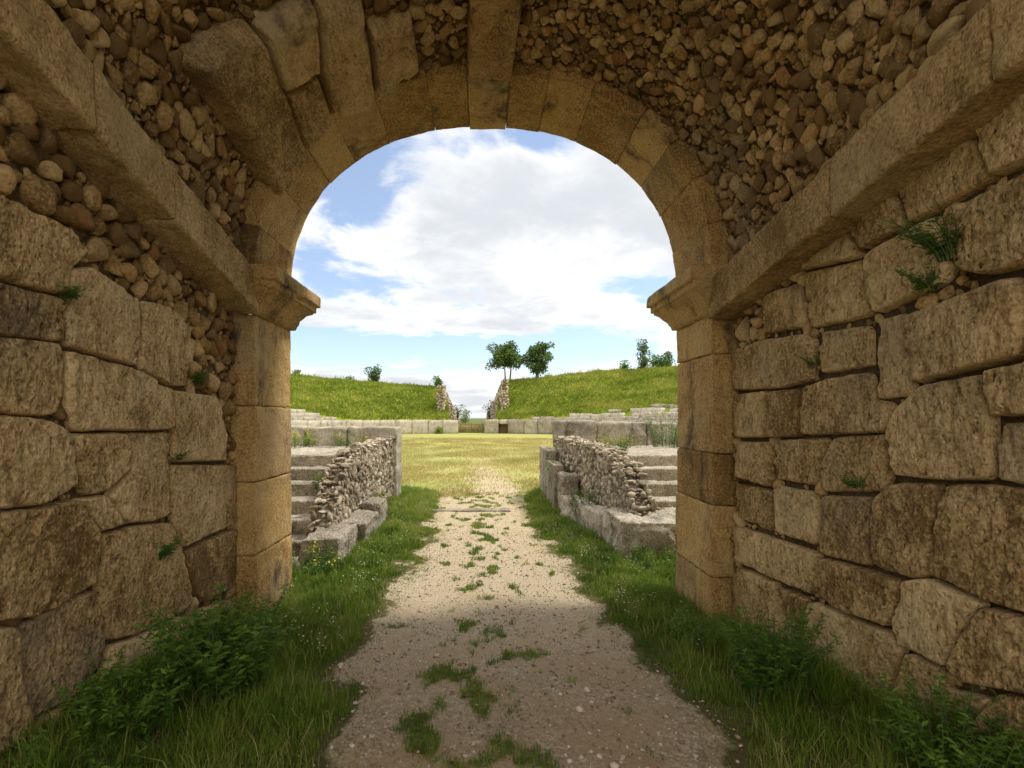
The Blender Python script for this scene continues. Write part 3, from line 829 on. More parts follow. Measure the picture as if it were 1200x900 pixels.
box_thing('stone_block', 'dark weathered block set on the kerb behind the standing slabs', 'stone block', 1.33, 1.62, 8.72, 9.25, -.1, .78, 76, amp=.045, r=.06)
box_thing('standing_slab', 'nearer low slab standing along the right edge of the path', 'stone slab', 1.27, 1.46, 9.3, 10.35, -.1, .90, 77, amp=.03, r=.03)
box_thing('standing_slab', 'taller slab at the arena end of the right path edge', 'stone slab', 1.27, 1.46, 10.4, 11.7, -.1, 1.10, 78, amp=.03, r=.03)
box_thing('threshold_stone', 'thin flat sill stone crossing the path between the two rubble walls', 'threshold', -1.05, .5, 9.55, 9.75, -.1, .035, 79, amp=.02, r=.02)

# ------------------------------------------------------------------ arena podium, seats, slopes
CX, CY, EA, EB = -1.2, 34.6, 18.0, 23.6
def ell(th, off): return CX + (EA + off) * np.sin(th), CY + (EB + off) * np.cos(th)       # th = 0 far end, positive to the right
def th_px(px, off, lo=None):
    t = np.linspace(-1.9, 1.9, 20000); x, y = ell(t, off)
    return t[np.argmin(np.abs(x / y - (px - VX) / FOC))]
def ring_blocks(A, t0, t1, off0, off1, z0, z1, L, seed, jit=.03, gap=0.0, res=.35, skip=None, zfun=None):
    rg = random.Random(seed); t = t0
    while t < t1 - .002:
        r = math.hypot((EA + off0) * math.cos(t), (EB + off0) * math.sin(t))
        dt = min(rg.uniform(.7, 1.3) * L / r, t1 - t); tm = t + dt / 2
        x0, y0 = ell(tm, (off0 + off1) / 2)
        broken = rg.random() < gap
        if not (skip and skip(x0, y0)):
            tx, ty = (EA + off0) * math.cos(tm), -(EB + off0) * math.sin(tm); l = math.hypot(tx, ty); tx /= l; ty /= l
            zt = (z1 if not broken else z0 + .45 * (z1 - z0)) + rg.uniform(-jit, jit)
            V, Q = rough_box((dt * r * .99, off1 - off0, zt - z0), res, .03 if res < .1 else .05, .05, 2.2 if res > .1 else 3.5, rg.random() * 99, 3 if res > .1 else 6)
            o = rg.uniform(-jit, jit)
            W = np.stack([x0 + V[:, 0] * tx - (V[:, 1] + o) * ty, y0 + V[:, 0] * ty + (V[:, 1] + o) * tx, V[:, 2] + (z0 + zt) / 2], 1)
            A.add(W, [Q], rg.uniform(.25, .75))
        t += dt
tgl, tgr = math.asin((-2.9 - CX) / EA), math.asin((.05 - CX) / EA)
tel, ter = -math.pi + math.asin((1.78 + CX) / EA) if False else -(math.pi - math.asin((1.76 + CX) / EA)), math.pi - math.asin((1.5 - CX) / EA)
for sd, label in ((-1, 'pale stone podium wall round the left half of the arena, near end by the sunlit rubble wall'),
                  (1, 'pale stone podium wall round the right half of the arena, with a small dark doorway')):
    root = thing('podium_wall', label, 'podium wall', (CX + sd * EA, CY, 0))
    A = Acc()
    if sd < 0:
        ring_blocks(A, tel, -2.75, 0, .42, -.1, 1.57, 1.25, 3, .02, res=.035)
        ring_blocks(A, -2.75, tgl, 0, .5, -.1, 1.55, 1.6, 4, .03)
    else:
        skip = lambda x, y: y > 50 and 1.95 < x < 2.95
        ring_blocks(A, tgr, 2.75, 0, .5, -.1, 1.58, 1.5, 5, .04, skip=skip)
        ring_blocks(A, 2.75, ter, 0, .45, -.1, 1.66, 1.1, 6, .05, res=.035)
    A.build('wall_facing', M_SEAT, root)
    if sd > 0:
        A = Acc()
        V, Q = rough_box((1.3, .5, .5), .2, .03, .03, 3, 5); A.add(V + [2.45, 57.95, 1.33], [Q], .5)
        A.build('door_lintel', M_SEAT, root)
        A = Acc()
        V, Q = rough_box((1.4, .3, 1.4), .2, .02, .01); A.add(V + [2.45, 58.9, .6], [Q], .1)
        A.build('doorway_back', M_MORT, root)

def crest(th):
    x, y = ell(th, 10)
    return np.where(x < -1.4, np.interp(-x, [3, 12, 22, 30], [5.7, 6.1, 6.6, 6.9]), np.interp(x, [1, 4, 14, 21, 32], [6.5, 6.7, 7.5, 7.25, 7.2]))
def hill_z(th, off, nrow):
    base = 1.5 + .42 * nrow; o0 = .7 + .75 * nrow; H = crest(th)
    t = np.clip((off - o0) / (10.3 - o0), 0, 1)
    prof = t ** .92 * (1 - .12 * sstep(.8, 1, t))
    z = base + (H - base) * prof / .88
    back = sstep(10.3, 11.5, off)
    z = np.where(off > 10.3, H * (1 - .08 * back) * (1 - sstep(13, 34, off)), z)
    return np.where(off < o0, np.minimum(z, 1.2 + .53 * (off - .5)), z)

def nrows(th, sd):
    x, y = ell(th, 1.5); px = VX + FOC * x / np.maximum(y, 1)
    if sd < 0: return np.interp(-px, [-420, -385, -360, -340], [0, .6, 2.2, 3.2])
    return np.interp(px, [610, 660, 720, 750, 790], [0, .9, 1.6, 2.3, 3.2])

HILLS = {}
for sd, t0, t1, label in ((-1, -2.55, math.asin((-4.6 - CX) / (EA + 6)), 'green grassy bank on the left of the far entrance'),
                          (1, math.asin((2.0 - CX) / (EA + 6)), 2.55, 'green grassy bank on the right of the far entrance, crest carrying trees')):
    th = np.linspace(t0, t1, 260); off = np.concatenate([np.linspace(.45, 12, 80), np.linspace(12.6, 36, 24)])
    TH, OF = np.meshgrid(th, off, indexing='ij')
    x, y = ell(TH, OF)
    # the end by the far gap follows the retaining wall
    z = hill_z(TH, OF, nrows(TH, sd))
    z = z + .16 * fbm(np.c_[x.ravel() * .35, y.ravel() * .35, z.ravel() * 0], 4).reshape(x.shape) * sstep(1, 4, OF) + .05 * fbm(np.c_[x.ravel() * 1.7, y.ravel() * 1.7, z.ravel() * 0], 3).reshape(x.shape)
    ii = np.arange(x.size).reshape(x.shape)
    q = np.stack([ii[:-1, :-1], ii[1:, :-1], ii[1:, 1:], ii[:-1, 1:]], -1).reshape(-1, 4)
    Vt = np.stack([x.ravel(), y.ravel(), z.ravel()], 1)
    e = -1 if sd < 0 else 0                       # close the end by the gap down to the ground
    col = ii[e]; n0 = len(Vt); low = Vt[col].copy(); low[:, 2] = -.2
    Vt = np.concatenate([Vt, low]); kk = np.arange(len(col) - 1)
    q = np.concatenate([q, np.stack([col[:-1], col[1:], n0 + kk + 1, n0 + kk], 1)])
    HILLS[sd] = (t0, t1, label, Vt, q)

def hill_mat():
    m, nt = nt_new('slope_turf'); n = N(nt)
    P = n('ShaderNodeNewGeometry').outputs['Position']
    a = n.noise(n.vmath('MULTIPLY', P, (.25, .25, .8)), 1.0, 6, .6); b = n.noise(P, 1.6, 6, .7); c = n.noise(P, 7.0, 4, .7)
    f = n.math('ADD', n.math('MULTIPLY', a, .45), n.math('ADD', n.math('MULTIPLY', b, .35), n.math('MULTIPLY', c, .2)))
    col = n.ramp(f, [(.32, (.13, .185, .018)), (.46, (.21, .27, .028)), (.56, (.29, .315, .048)), (.68, (.42, .38, .11))])
    bp = n('ShaderNodeBump', {'Strength': .9, 'Distance': .12, 'Height': n.math('ADD', b, c)})
    d = n('ShaderNodeBsdfPrincipled', {'Base Color': col, 'Roughness': .9, 'Normal': bp.outputs[0]}); d.inputs['Specular IOR Level'].default_value = .1
    n('ShaderNodeOutputMaterial', {0: d.outputs[0]})
    return m
M_HILL = hill_mat()
for sd in (-1, 1):
    t0, t1, label, Vt, q = HILLS[sd]
    tag(obj('hill', Vt, [q if sd > 0 else q], M_HILL), label, 'hill', kind='structure')

# stone seat rows at the foot of the slopes
for sd, label in ((-1, 'pale stepped seat rows at the left foot of the grassy bank'), (1, 'ruined stepped seat rows at the right foot of the grassy bank')):
    root = thing('stone_seating', label, 'stone seating', (CX + sd * (EA + 1.5), CY + 8, 0))
    starts = [th_px(p, .9 + .75 * k) for k, p in enumerate([392, 372, 356] if sd < 0 else [624, 668, 715, 752])]
    for k, ts in enumerate(starts):
        A = Acc(); z = 1.52 + .4 * (k + 1) - .08
        a, b = (-2.2, ts) if sd < 0 else (ts, 2.2)
        ring_blocks(A, a, b, .62 + .75 * k, 1.45 + .75 * k, z - .75, z, 1.3, 90 + k + sd, .05 if sd < 0 else .10, .03 if sd < 0 else .13, res=.3)
        A.build('seat_row', M_SEAT, root)

# retaining walls of the far entrance
def retaining(sd, p0, p1, h0, h1, label, seed):
    root = thing('retaining_wall', label, 'retaining wall', (p0[0], p0[1], 0))
    p0, p1 = np.array(p0), np.array(p1); L = np.linalg.norm(p1 - p0); d = (p1 - p0) / L; nrm = np.array([d[1], -d[0]]) * -sd
    A = Acc(); n_ = 34
    ls = np.linspace(0, L, n_); hs = h0 + (h1 - h0) * (ls / L) ** .9 + .12 * fbm(np.c_[ls * 1.1, 0 * ls, 0 * ls + seed], 3)
    V = []
    zs = np.linspace(0, 1, 12)
    for l, h in zip(ls, hs):
        c = p0 + d * l
        for t in zs: V.append([c[0], c[1], -.2 + t * (h + .2)])
        for t in zs[::-1]: V.append([c[0] - nrm[0] * .7, c[1] - nrm[1] * .7, -.2 + t * (h + .2)])
    V = np.array(V); V[:, :2] += (.10 * fbm(V * 1.7 + seed, 3))[:, None] * nrm
    ii = np.arange(n_ * 24).reshape(n_, 24)
    q = np.stack([ii[:-1, :-1], ii[:-1, 1:], ii[1:, 1:], ii[1:, :-1]], -1).reshape(-1, 4)
    A.add(V, [q, ], .3); 
    A.P.setdefault(4, []).append(np.stack([ii[0, :11], ii[0, 1:12], ii[0, ::-1][1:12], ii[0, ::-1][:11]], 1))
    A.build('wall_core', M_MORT, root)
    D = darts(L, 6.8, lambda u, v, t, r: r.uniform(.16, .26) if t < .4 else r.uniform(.08, .13), 5000, lambda u, v, r: v > np.interp(u, ls, hs) - r * .3, seed, .85)
    one = np.ones((len(D), 1)); C = np.c_[p0[None] + d[None] * D[:, :1] + nrm[None] * .02, D[:, 1]]
    V1, F1, t1_ = rocks(C, D[:, 2:3] * np.array([[1.2, .8, .6]]), one * [[d[0], d[1], 0]], one * [[0, 0, 1]], one * [[nrm[0], nrm[1], 0]], seed, 2, 9, .06)
    D = darts(.8, h0, lambda u, v, t, r: r.uniform(.14, .22) if t < .4 else r.uniform(.07, .12), 1500, None, seed + 1, .85)
    one = np.ones((len(D), 1)); C = np.c_[p0[None] - nrm[None] * (D[:, :1] - .05) - d[None] * .02, D[:, 1]]
    V2, F2, t2_ = rocks(C, D[:, 2:3] * np.array([[1.2, .8, .6]]), one * [[-nrm[0], -nrm[1], 0]], one * [[0, 0, 1]], one * [[-d[0], -d[1], 0]], seed + 1, 2, 9, .06)
    obj('rubble_stones', np.concatenate([V1, V2]), [np.concatenate([F1, F2 + len(V1)])], M_ORUB, root, attrs={'tint': np.concatenate([t1_, t2_])})
retaining(-1, (-4.75, 60.2), (-3.9, 80), 5.6, 1.9, 'rough stone wall closing the left grassy bank at the far entrance', 131)
retaining(1, (2.15, 60.2), (.5, 80), 6.2, 2.0, 'rough stone wall closing the right grassy bank at the far entrance', 132)

# gate across the far entrance
gate = thing('wooden_gate', 'low weathered gate of horizontal rails across the far entrance', 'gate', (-1.45, 60.6, 0))
for x in (-2.75, -1.45, -.15):
    V, Q = rough_box((.12, .12, 1.3), .08, .02, .02, 3, x); obj('gate_post', V + [x, 60.6, .6], [Q], M_WOOD, gate, attrs={'tint': np.full(len(V), .5)})
for z in (.45, 1.0):
    V, Q = rough_box((2.7, .06, .09), .1, .02, .02, 3, z); obj('gate_rail', V + [-1.45, 60.5, z], [Q], M_WOOD, gate, attrs={'tint': np.full(len(V), .5)})

# ------------------------------------------------------------------ grass
def blades(x, y, z, h, w, seed, lean=.35, tint=None, up=None):
    rg = np.random.default_rng(seed); n_ = len(x)
    a = rg.uniform(0, 6.283, n_); b = rg.uniform(0, 6.283, n_); ln = rg.uniform(.05, lean, n_) * 1.6
    ca, sa = np.cos(a) * w, np.sin(a) * w
    lx, ly = np.cos(b) * ln * h, np.sin(b) * ln * h
    B = np.stack([x, y, z], 1)
    V = np.stack([B + np.stack([-ca, -sa, 0 * x - .01], 1), B + np.stack([ca, sa, 0 * x - .01], 1),
                  B + np.stack([-ca * .75 + lx * .35, -sa * .75 + ly * .35, h * .58], 1), B + np.stack([ca * .75 + lx * .35, sa * .75 + ly * .35, h * .58], 1),
                  B + np.stack([lx, ly, h * (1 - .3 * ln)], 1)], 1).reshape(-1, 3)
    k = np.arange(n_)[:, None] * 5
    q = k + np.array([[0, 1, 3, 2]]); t = k + np.array([[2, 3, 4]])
    tv = rg.uniform(0, 1, n_) if tint is None else np.clip(tint + rg.uniform(-.3, .3, n_), 0, 1)
    return V, q, t, np.repeat(tv, 5)

def blocked(x, y):
    """where stone stands beyond the arch and along the passage"""
    b = (np.abs(x) > HW - .03) & (y < Y1 + .05)
    b |= (np.abs(x) > 1.86) & (y >= Y1) & (y < Y2)
    b |= (x < -1.98) & (y > 5.6) & (y < 11.4)
    b |= (x > 1.98) & (y > 5.9) & (y < 11.6)
    b |= (x < -1.62) & (x > -2.06) & (y > 5.72) & (y < 6.55) | (x < -1.55) & (x > -1.98) & (y > 6.72) & (y < 7.6)
    return b

def verge(n_, seed):
    rg = np.random.default_rng(seed)
    y = 1.6 + 10.4 * rg.random(n_) ** 1.25; x = rg.uniform(-2.2, 2.2, n_)
    d = pathmask(x, y); t = tuftmask(x, y)
    clump = fbm(np.c_[x * 5, y * 5, 0 * x + 1], 3)
    # bare earth along the foot of the walls near the camera
    bare = sstep(3.4, 2.4, y) * (np.abs(x) > 1.0)
    p = np.where(d < 0, sstep(.02, -.14, d) * (.55 + .9 * clump), 0) * (1 - .55 * bare)
    p = np.where(d < 0, np.maximum(p, .12 * (d < -.04)), np.where(t > -.03, .42 * sstep(-.04, .30, t), .012 + .16 * sstep(.26, .0, d)))
    keep = (rg.random(n_) < p) & ~blocked(x, y)
    x, y, d, t, clump = x[keep], y[keep], d[keep], t[keep], clump[keep]
    hgt = np.where(d < 0, .04 + .12 * sstep(0, .5, -d) * (.6 + clump), .014 + .024 * sstep(.02, .3, t))
    hgt = hgt * rg.uniform(.55, 1.35, len(x)) * np.where(rg.random(len(x)) < .015, 1.9, 1)
    tall = (np.abs(x) > 1.5) & (y < 5.6); hgt = np.where(tall & (d < 0), hgt * 1.1, hgt)
    tint = .36 + .8 * fbm(np.c_[x * 2.1, y * 1.6, 0 * x + 6], 4) + .25 * sstep(6, 10, y)
    return x, y, hgt, tint
x, y, h, ti = verge(680000, 1)
V, q, t, tv = blades(x, y, gh(x, y), h, np.where(y < 5, .0020, .0038) * RNG.uniform(.7, 1.4, len(x)), 2, .5, ti)
tag(obj('grass', V, [q, t], M_GRASS, smooth=False, attrs={'tint': tv}), 'lush green grass verges and small tufts along the gravel path', 'grass', kind='stuff')
# straw coloured stalks among the green
x, y, h, ti = verge(30000, 33)
kv = pathmask(x, y) < -.08; x, y = x[kv], y[kv]
V, q, t, tv = blades(x, y, gh(x, y), rg.uniform(.07, .24, len(x)) if False else np.random.default_rng(34).uniform(.07, .24, len(x)), .0014 + 0 * x, 35, .7)
tag(obj('grass', V, [q, t], M_DRY, smooth=False, attrs={'tint': tv}), 'thin straw coloured stalks standing among the green verges', 'grass', kind='stuff')
# tiny white flowers in the verges
rgf = np.random.default_rng(91); fx = rgf.uniform(-1.9, 1.9, 5200); fy = 3.4 + 6.5 * rgf.random(5200)
kf = (pathmask(fx, fy) < -.12) & ~blocked(fx, fy) & (fbm(np.c_[fx * 2.2, fy * 1.4, 0 * fx + 8], 3) > .05)
fx, fy = fx[kf], fy[kf]; fz = gh(fx, fy) + rgf.uniform(.06, .16, len(fx)); fr = rgf.uniform(.004, .008, len(fx))
fV = np.stack([np.stack([fx + fr * math.cos(a), fy + fr * math.sin(a), fz + .3 * fr * math.cos(2 * a)], 1) for a in np.arange(5) * 1.2566], 1).reshape(-1, 3)
M_WHITE = plain('white_petals', (.70, .70, .62))
tag(obj('wildflowers', fV, [np.arange(len(fV)).reshape(-1, 5)], M_WHITE, smooth=False), 'tiny white flowers speckling the green verges', 'wildflowers', kind='stuff')
# arena lawn
rg = np.random.default_rng(5); n_ = 150000
y = 10.5 + 34 * rg.random(n_) ** 2.0; x = (rg.random(n_) * 2 - 1) * np.minimum(.16 * y + 1.6, 9)
inside = ((x - CX) / (EA - .3)) ** 2 + ((y - CY) / (EB - .2)) ** 2 < 1
patch = fbm(np.c_[x * .55, y * .35, 0 * x + 3], 3)
path_d = np.exp(-((x - .15) / 1.0) ** 2) * sstep(24, 12, y)
keep = inside & (rg.random(n_) < (.45 + patch) * (1 - .85 * path_d))
x, y, patch = x[keep], y[keep], patch[keep]
V, q, t, tv = blades(x, y, gh(x, y), rg.uniform(.03, .075, len(x)) * (1 + .02 * y), .0045 + .00045 * y, 6, .5, .5 - .9 * patch + .15)
tag(obj('grass', V, [q, t], M_DRY, smooth=False, attrs={'tint': tv}), 'short straw coloured turf covering the arena floor', 'grass', kind='stuff')
# slopes
for sd in (-1, 1):
    t0, t1 = (-1.35, HILLS[-1][1]) if sd < 0 else (HILLS[1][0], 1.35)
    rg = np.random.default_rng(40 + sd); n_ = 46000
    th = rg.uniform(t0, t1, n_); nr = nrows(th, sd); off = (.75 + .75 * nr) + rg.random(n_) * (12.2 - (.75 + .75 * nr))
    x, y = ell(th, off); z = hill_z(th, off, nr)
    z = z + .16 * fbm(np.c_[x * .35, y * .35, 0 * x], 4) * sstep(1, 4, off) + .05 * fbm(np.c_[x * 1.7, y * 1.7, 0 * x], 3)
    hh = np.where((off > 8.5) & (rg.random(n_) < .06), 2.3, 1) * rg.uniform(.12, .32, n_) * (1 + .8 * np.clip(fbm(np.c_[x * .9, y * .9, 0 * x], 3), -.6, 1)) + .05
    ti = .45 + 1.0 * fbm(np.c_[x * .16, y * .16, z * 1.1], 4) + .3 * fbm(np.c_[x * .8, y * .8, z], 3)
    V, q, t, tv = blades(x, y, z, hh, .03 * rg.uniform(.6, 1.5, n_), 60 + sd, .6, ti)
    tag(obj('grass', V, [q, t], M_HILLG, smooth=False, attrs={'tint': tv}), 'long green grass on the %s bank of the arena' % ('left' if sd < 0 else 'right'), 'grass', kind='stuff')

# loose gravel
rg = np.random.default_rng(15); n_ = 15000
y = 1.6 + 6.4 * rg.random(n_) ** 1.5; x = rg.uniform(-1.9, 1.9, n_)
d = pathmask(x, y); keep = (d > -.05) & (tuftmask(x, y) < .05) | (rg.random(n_) < .05) & (np.abs(x) < 1.85)
x, y = x[keep], y[keep]; m = len(x)
r = .0035 + .010 * rg.random(m) ** 3 + .012 * (rg.random(m) < .012)
one = np.ones((m, 1))
V, F, t = rocks(np.stack([x, y, gh(x, y) + r * .25], 1), r[:, None] * np.array([[1.2, .95, .7]]), one * [[1, 0, 0]], one * [[0, 1, 0]], one * [[0, 0, 1]], 16, 1, 7, .08)
M_GRAV = stone_mat('loose_gravel', (.24, .18, .12), (.46, .375, .275), (.74, .67, .55), stain_amt=.1, tint_amt=2.2, bump=.1)
tag(obj('gravel', V, [F], M_GRAV, attrs={'tint': t}), 'pale loose gravel strewn over the path floor', 'gravel', kind='stuff')

# ------------------------------------------------------------------ plants
def tube(pts, rad, sides=5):
    pts = np.array(pts, float); n_ = len(pts); rad = np.broadcast_to(rad, (n_,))
    tg = np.gradient(pts, axis=0); tg /= np.maximum(np.linalg.norm(tg, axis=1), 1e-9)[:, None]
    up = np.where(np.abs(tg[:, 2:3]) > .9, [[1., 0, 0]], [[0, 0, 1.]])
    a = np.cross(tg, up); a /= np.linalg.norm(a, axis=1)[:, None]; b = np.cross(tg, a)
    ang = np.arange(sides) / sides * 6.2832
    V = (pts[:, None] + (a[:, None] * np.cos(ang)[None, :, None] + b[:, None] * np.sin(ang)[None, :, None]) * rad[:, None, None]).reshape(-1, 3)
    ii = np.arange(n_ * sides).reshape(n_, sides); jj = np.roll(ii, -1, 1)
    return V, np.stack([ii[:-1], jj[:-1], jj[1:], ii[1:]], -1).reshape(-1, 4)

def leaves(P, Dr, ln, wd, rg):
    """pointed folded leaves: base P, direction Dr"""
    n_ = len(P); Dr = Dr / np.linalg.norm(Dr, axis=1)[:, None]
    s = np.cross(Dr, rg.normal(size=(n_, 3)) * .55 + [0, 0, 1]); s /= np.maximum(np.linalg.norm(s, axis=1), 1e-6)[:, None]
    nn = np.cross(s, Dr); L = ln[:, None]; W = wd[:, None]
    V = np.stack([P, P + Dr * L * .42 + s * W * .5 + nn * W * .14, P + Dr * L + nn * -L * .12, P + Dr * L * .42 - s * W * .5 + nn * W * .14, P + Dr * L * .45], 1).reshape(-1, 3)
    k = np.arange(n_)[:, None] * 5
    F = np.concatenate([k + np.array([[0, 1, 4]]), k + np.array([[1, 2, 4]]), k + np.array([[2, 3, 4]]), k + np.array([[3, 0, 4]])])
    return V, F

def plant(name, label, cat, base, n_stem, height, spread, leaf, seed, group=None, lean=(0, 0, 0), mat=M_WEED, per=16, flowers=0, basefun=None, flop=.5):
    rg = np.random.default_rng(seed); base = np.array(base, float)
    root = thing(name, label, cat, base, group)
    SA, LP, LD, LL, LT, FP = Acc(), [], [], [], [], []
    for k in range(n_stem):
        a = rg.uniform(0, 6.283); rr = spread * math.sqrt(rg.random()) * .8
        b = base + [math.cos(a) * rr, math.sin(a) * rr, 0]
        if basefun: b = basefun(b)
        H = height * rg.uniform(.55, 1.1); outd = np.array([math.cos(a), math.sin(a), 0]) * rg.uniform(.1, flop) + np.array(lean)
        t = np.linspace(0, 1, 7)[:, None]
        P = b + np.array([0, 0, 1]) * H * (t - .18 * t * t * flop) + outd * H * t ** 1.6 + rg.normal(size=(1, 3)) * .05 * H * t
        V, q = tube(P, np.linspace(.0035, .0012, 7) * (height / .4) ** .5, 4); SA.add(V, [q], .4)
        for j in range(per):
            u = rg.uniform(.12, 1); i = int(u * 5.99); p = P[i] + (P[i + 1] - P[i]) * (u * 6 - i)
            aa = rg.uniform(0, 6.283); LP.append(p); LD.append([math.cos(aa), math.sin(aa), rg.uniform(-.15, .75)])
            LL.append(leaf * rg.uniform(.6, 1.25) * (1.15 - .45 * u)); LT.append(np.clip(.15 + .6 * u + rg.uniform(-.25, .25), 0, 1))
        if k < flowers: FP.append(P[-1])
    SA.build('stems', M_STEM, root)
    LL = np.array(LL); V, F = leaves(np.array(LP), np.array(LD), LL, LL * .34, rg)
    obj('leaves', V, [F], mat, root, smooth=False, attrs={'tint': np.repeat(LT, 5)})
    if FP:
        FP = np.array(FP); pts = np.repeat(FP, 7, 0) + rg.normal(size=(len(FP) * 7, 3)) * .02
        V, F = leaves(pts, rg.normal(size=pts.shape), np.full(len(pts), .028), np.full(len(pts), .024), rg)
        obj('flowers', V, [F], M_YELLOW, root, smooth=False, attrs={'tint': np.repeat(rg.uniform(0, 1, len(pts)), 5)})
    return root
ons = lambda b: np.array([np.clip(b[0], -HW + .04, HW - .04), b[1], gh(b[0:1], b[1:2])[0]])
def g(x, y): return (x, y, float(gh(np.array([x]), np.array([y]))[0]))
plant('weed_bush', 'tall leafy green weed clump at the foot of the left wall', 'weed', g(-1.52, 2.95), 95, .50, .27, .066, 1, basefun=ons, per=44)
plant('weed_bush', 'dense dark nettle-like clump against the left wall nearest the viewer', 'weed', g(-1.72, 2.45), 55, .32, .21, .055, 2, basefun=ons, per=36)
plant('weed_bush', 'smaller bright weed clump between the left pier and the tall clump', 'weed', g(-1.72, 3.62), 50, .36, .24, .05, 3, basefun=ons, per=36)
plant('weed_bush', 'bushy weed clump at the right wall foot, between pier and corner clump', 'weed', g(1.66, 2.95), 70, .44, .24, .045, 4, basefun=ons, per=44)
plant('weed_bush', 'dark weed clump in the lower right corner by the wall foot', 'weed', g(1.86, 2.02), 70, .34, .24, .045, 5, basefun=ons, per=36)
plant('weed_bush', 'low sprawling weeds at the bottom left below the stained wall', 'weed', g(-1.62, 2.0), 45, .15, .26, .05, 6, basefun=ons, per=14)
plant('weed_bush', 'small weed clump at the foot of the right pier', 'weed', g(1.62, 3.75), 40, .24, .24, .05, 7, basefun=ons, per=16)
def wallw(px, py, sd, n_, h, leaf, label, seed, lean=.5):
    u, v = wall_uv(px, py, sd)
    plant('wall_weed', label, 'wall weed', (sd * (HW + .0), u, v), n_, h, .05, leaf, seed, lean=(-sd * lean, 0, 0), per=14, flop=.8)
wallw(75, 352, -1, 16, .10, .03, 'little green weed in the upper joint of the left wall near the frame edge', 11)
wallw(230, 452, -1, 22, .13, .032, 'green tuft growing in the joint beside small stones on the left wall', 12)
wallw(206, 540, -1, 12, .08, .026, 'tiny weed in a middle joint of the left wall', 13)
wallw(188, 655, -1, 20, .15, .034, 'dark fern-like weed on the face of a low left wall block', 14)
wallw(1113, 305, 1, 44, .24, .036, 'trailing dark weed in the upright joint high on the right wall', 15)
wallw(1088, 342, 1, 30, .13, .03, 'low weed along the level joint high on the right wall', 16)
wallw(955, 430, 1, 12, .10, .026, 'thin weed in the upright joint by the small right wall block', 17)
wallw(1003, 572, 1, 14, .08, .026, 'weed on the ledge of the broken hollow block in the right wall', 18)
plant('weed_bush', 'yellow flowered weeds on the landing above the left stairs', 'weed', (-3.75, 10.3, 1.16), 46, .36, .5, .06, 21, flowers=26, mat=M_GRASS)
plant('weed_bush', 'yellow green weeds under the left podium wall', 'weed', (-2.75, 10.55, 1.16), 40, .3, .4, .05, 22, flowers=16, mat=M_GRASS)
plant('weed_bush', 'leafy weeds spilling over the left steps beside the rubble wall', 'weed', (-2.28, 7.35, .72), 30, .28, .16, .05, 23)
plant('weed_bush', 'yellow flowering plant growing from the grass before the large left block', 'weed', g(-1.82, 5.45), 40, .36, .26, .05, 24, flowers=5)
plant('weed_bush', 'grassy weeds on the ledge between blocks and sunlit rubble wall', 'weed', (-1.88, 8.5, .25), 60, .32, .34, .05, 25, mat=M_GRASS)
plant('shrub', 'green shrub on the landing beside the right pier', 'shrub', (3.75, 10.4, 1.16), 60, .75, .4, .06, 26, flowers=6)
plant('weed_bush', 'pale grassy weeds on the right landing under the podium wall', 'weed', (2.75, 10.5, 1.16), 60, .30, .6, .05, 27, mat=M_DRY)
plant('weed_bush', 'tall grass tuft on top of the shaded rubble wall', 'weed', (2.25, 8.6, 1.14), 30, .38, .2, .05, 28, mat=M_GRASS)
plant('weed_bush', 'dark green weeds between the kerb and the shaded rubble wall', 'weed', (1.62, 8.0, .2), 60, .5, .28, .05, 29)
plant('weed_bush', 'green creeper hanging behind the standing slabs', 'weed', (1.52, 9.8, .5), 70, .55, .34, .05, 30)
plant('weed_bush', 'weeds in the shade under the massive right block', 'weed', g(1.95, 5.75), 50, .3, .3, .05, 31)

def crown_leaves(centers, radii, n_, size, rg):
    k = rg.choice(len(centers), n_, p=radii ** 2 / (radii ** 2).sum())
    dv = rg.normal(size=(n_, 3)); dv /= np.linalg.norm(dv, axis=1)[:, None]
    P = centers[k] + dv * (radii[k] * rg.random(n_) ** .35)[:, None] * [1, 1, .85]
    L = size * rg.uniform(.6, 1.4, n_)
    V, F = leaves(P, dv + rg.normal(size=(n_, 3)) * .8, L, L * .7, rg)
    return V, F, np.repeat(np.clip(rg.uniform(.1, .5) + .3 * (k % 3) / 2 + rg.uniform(-.2, .2, n_), 0, 1), 5)

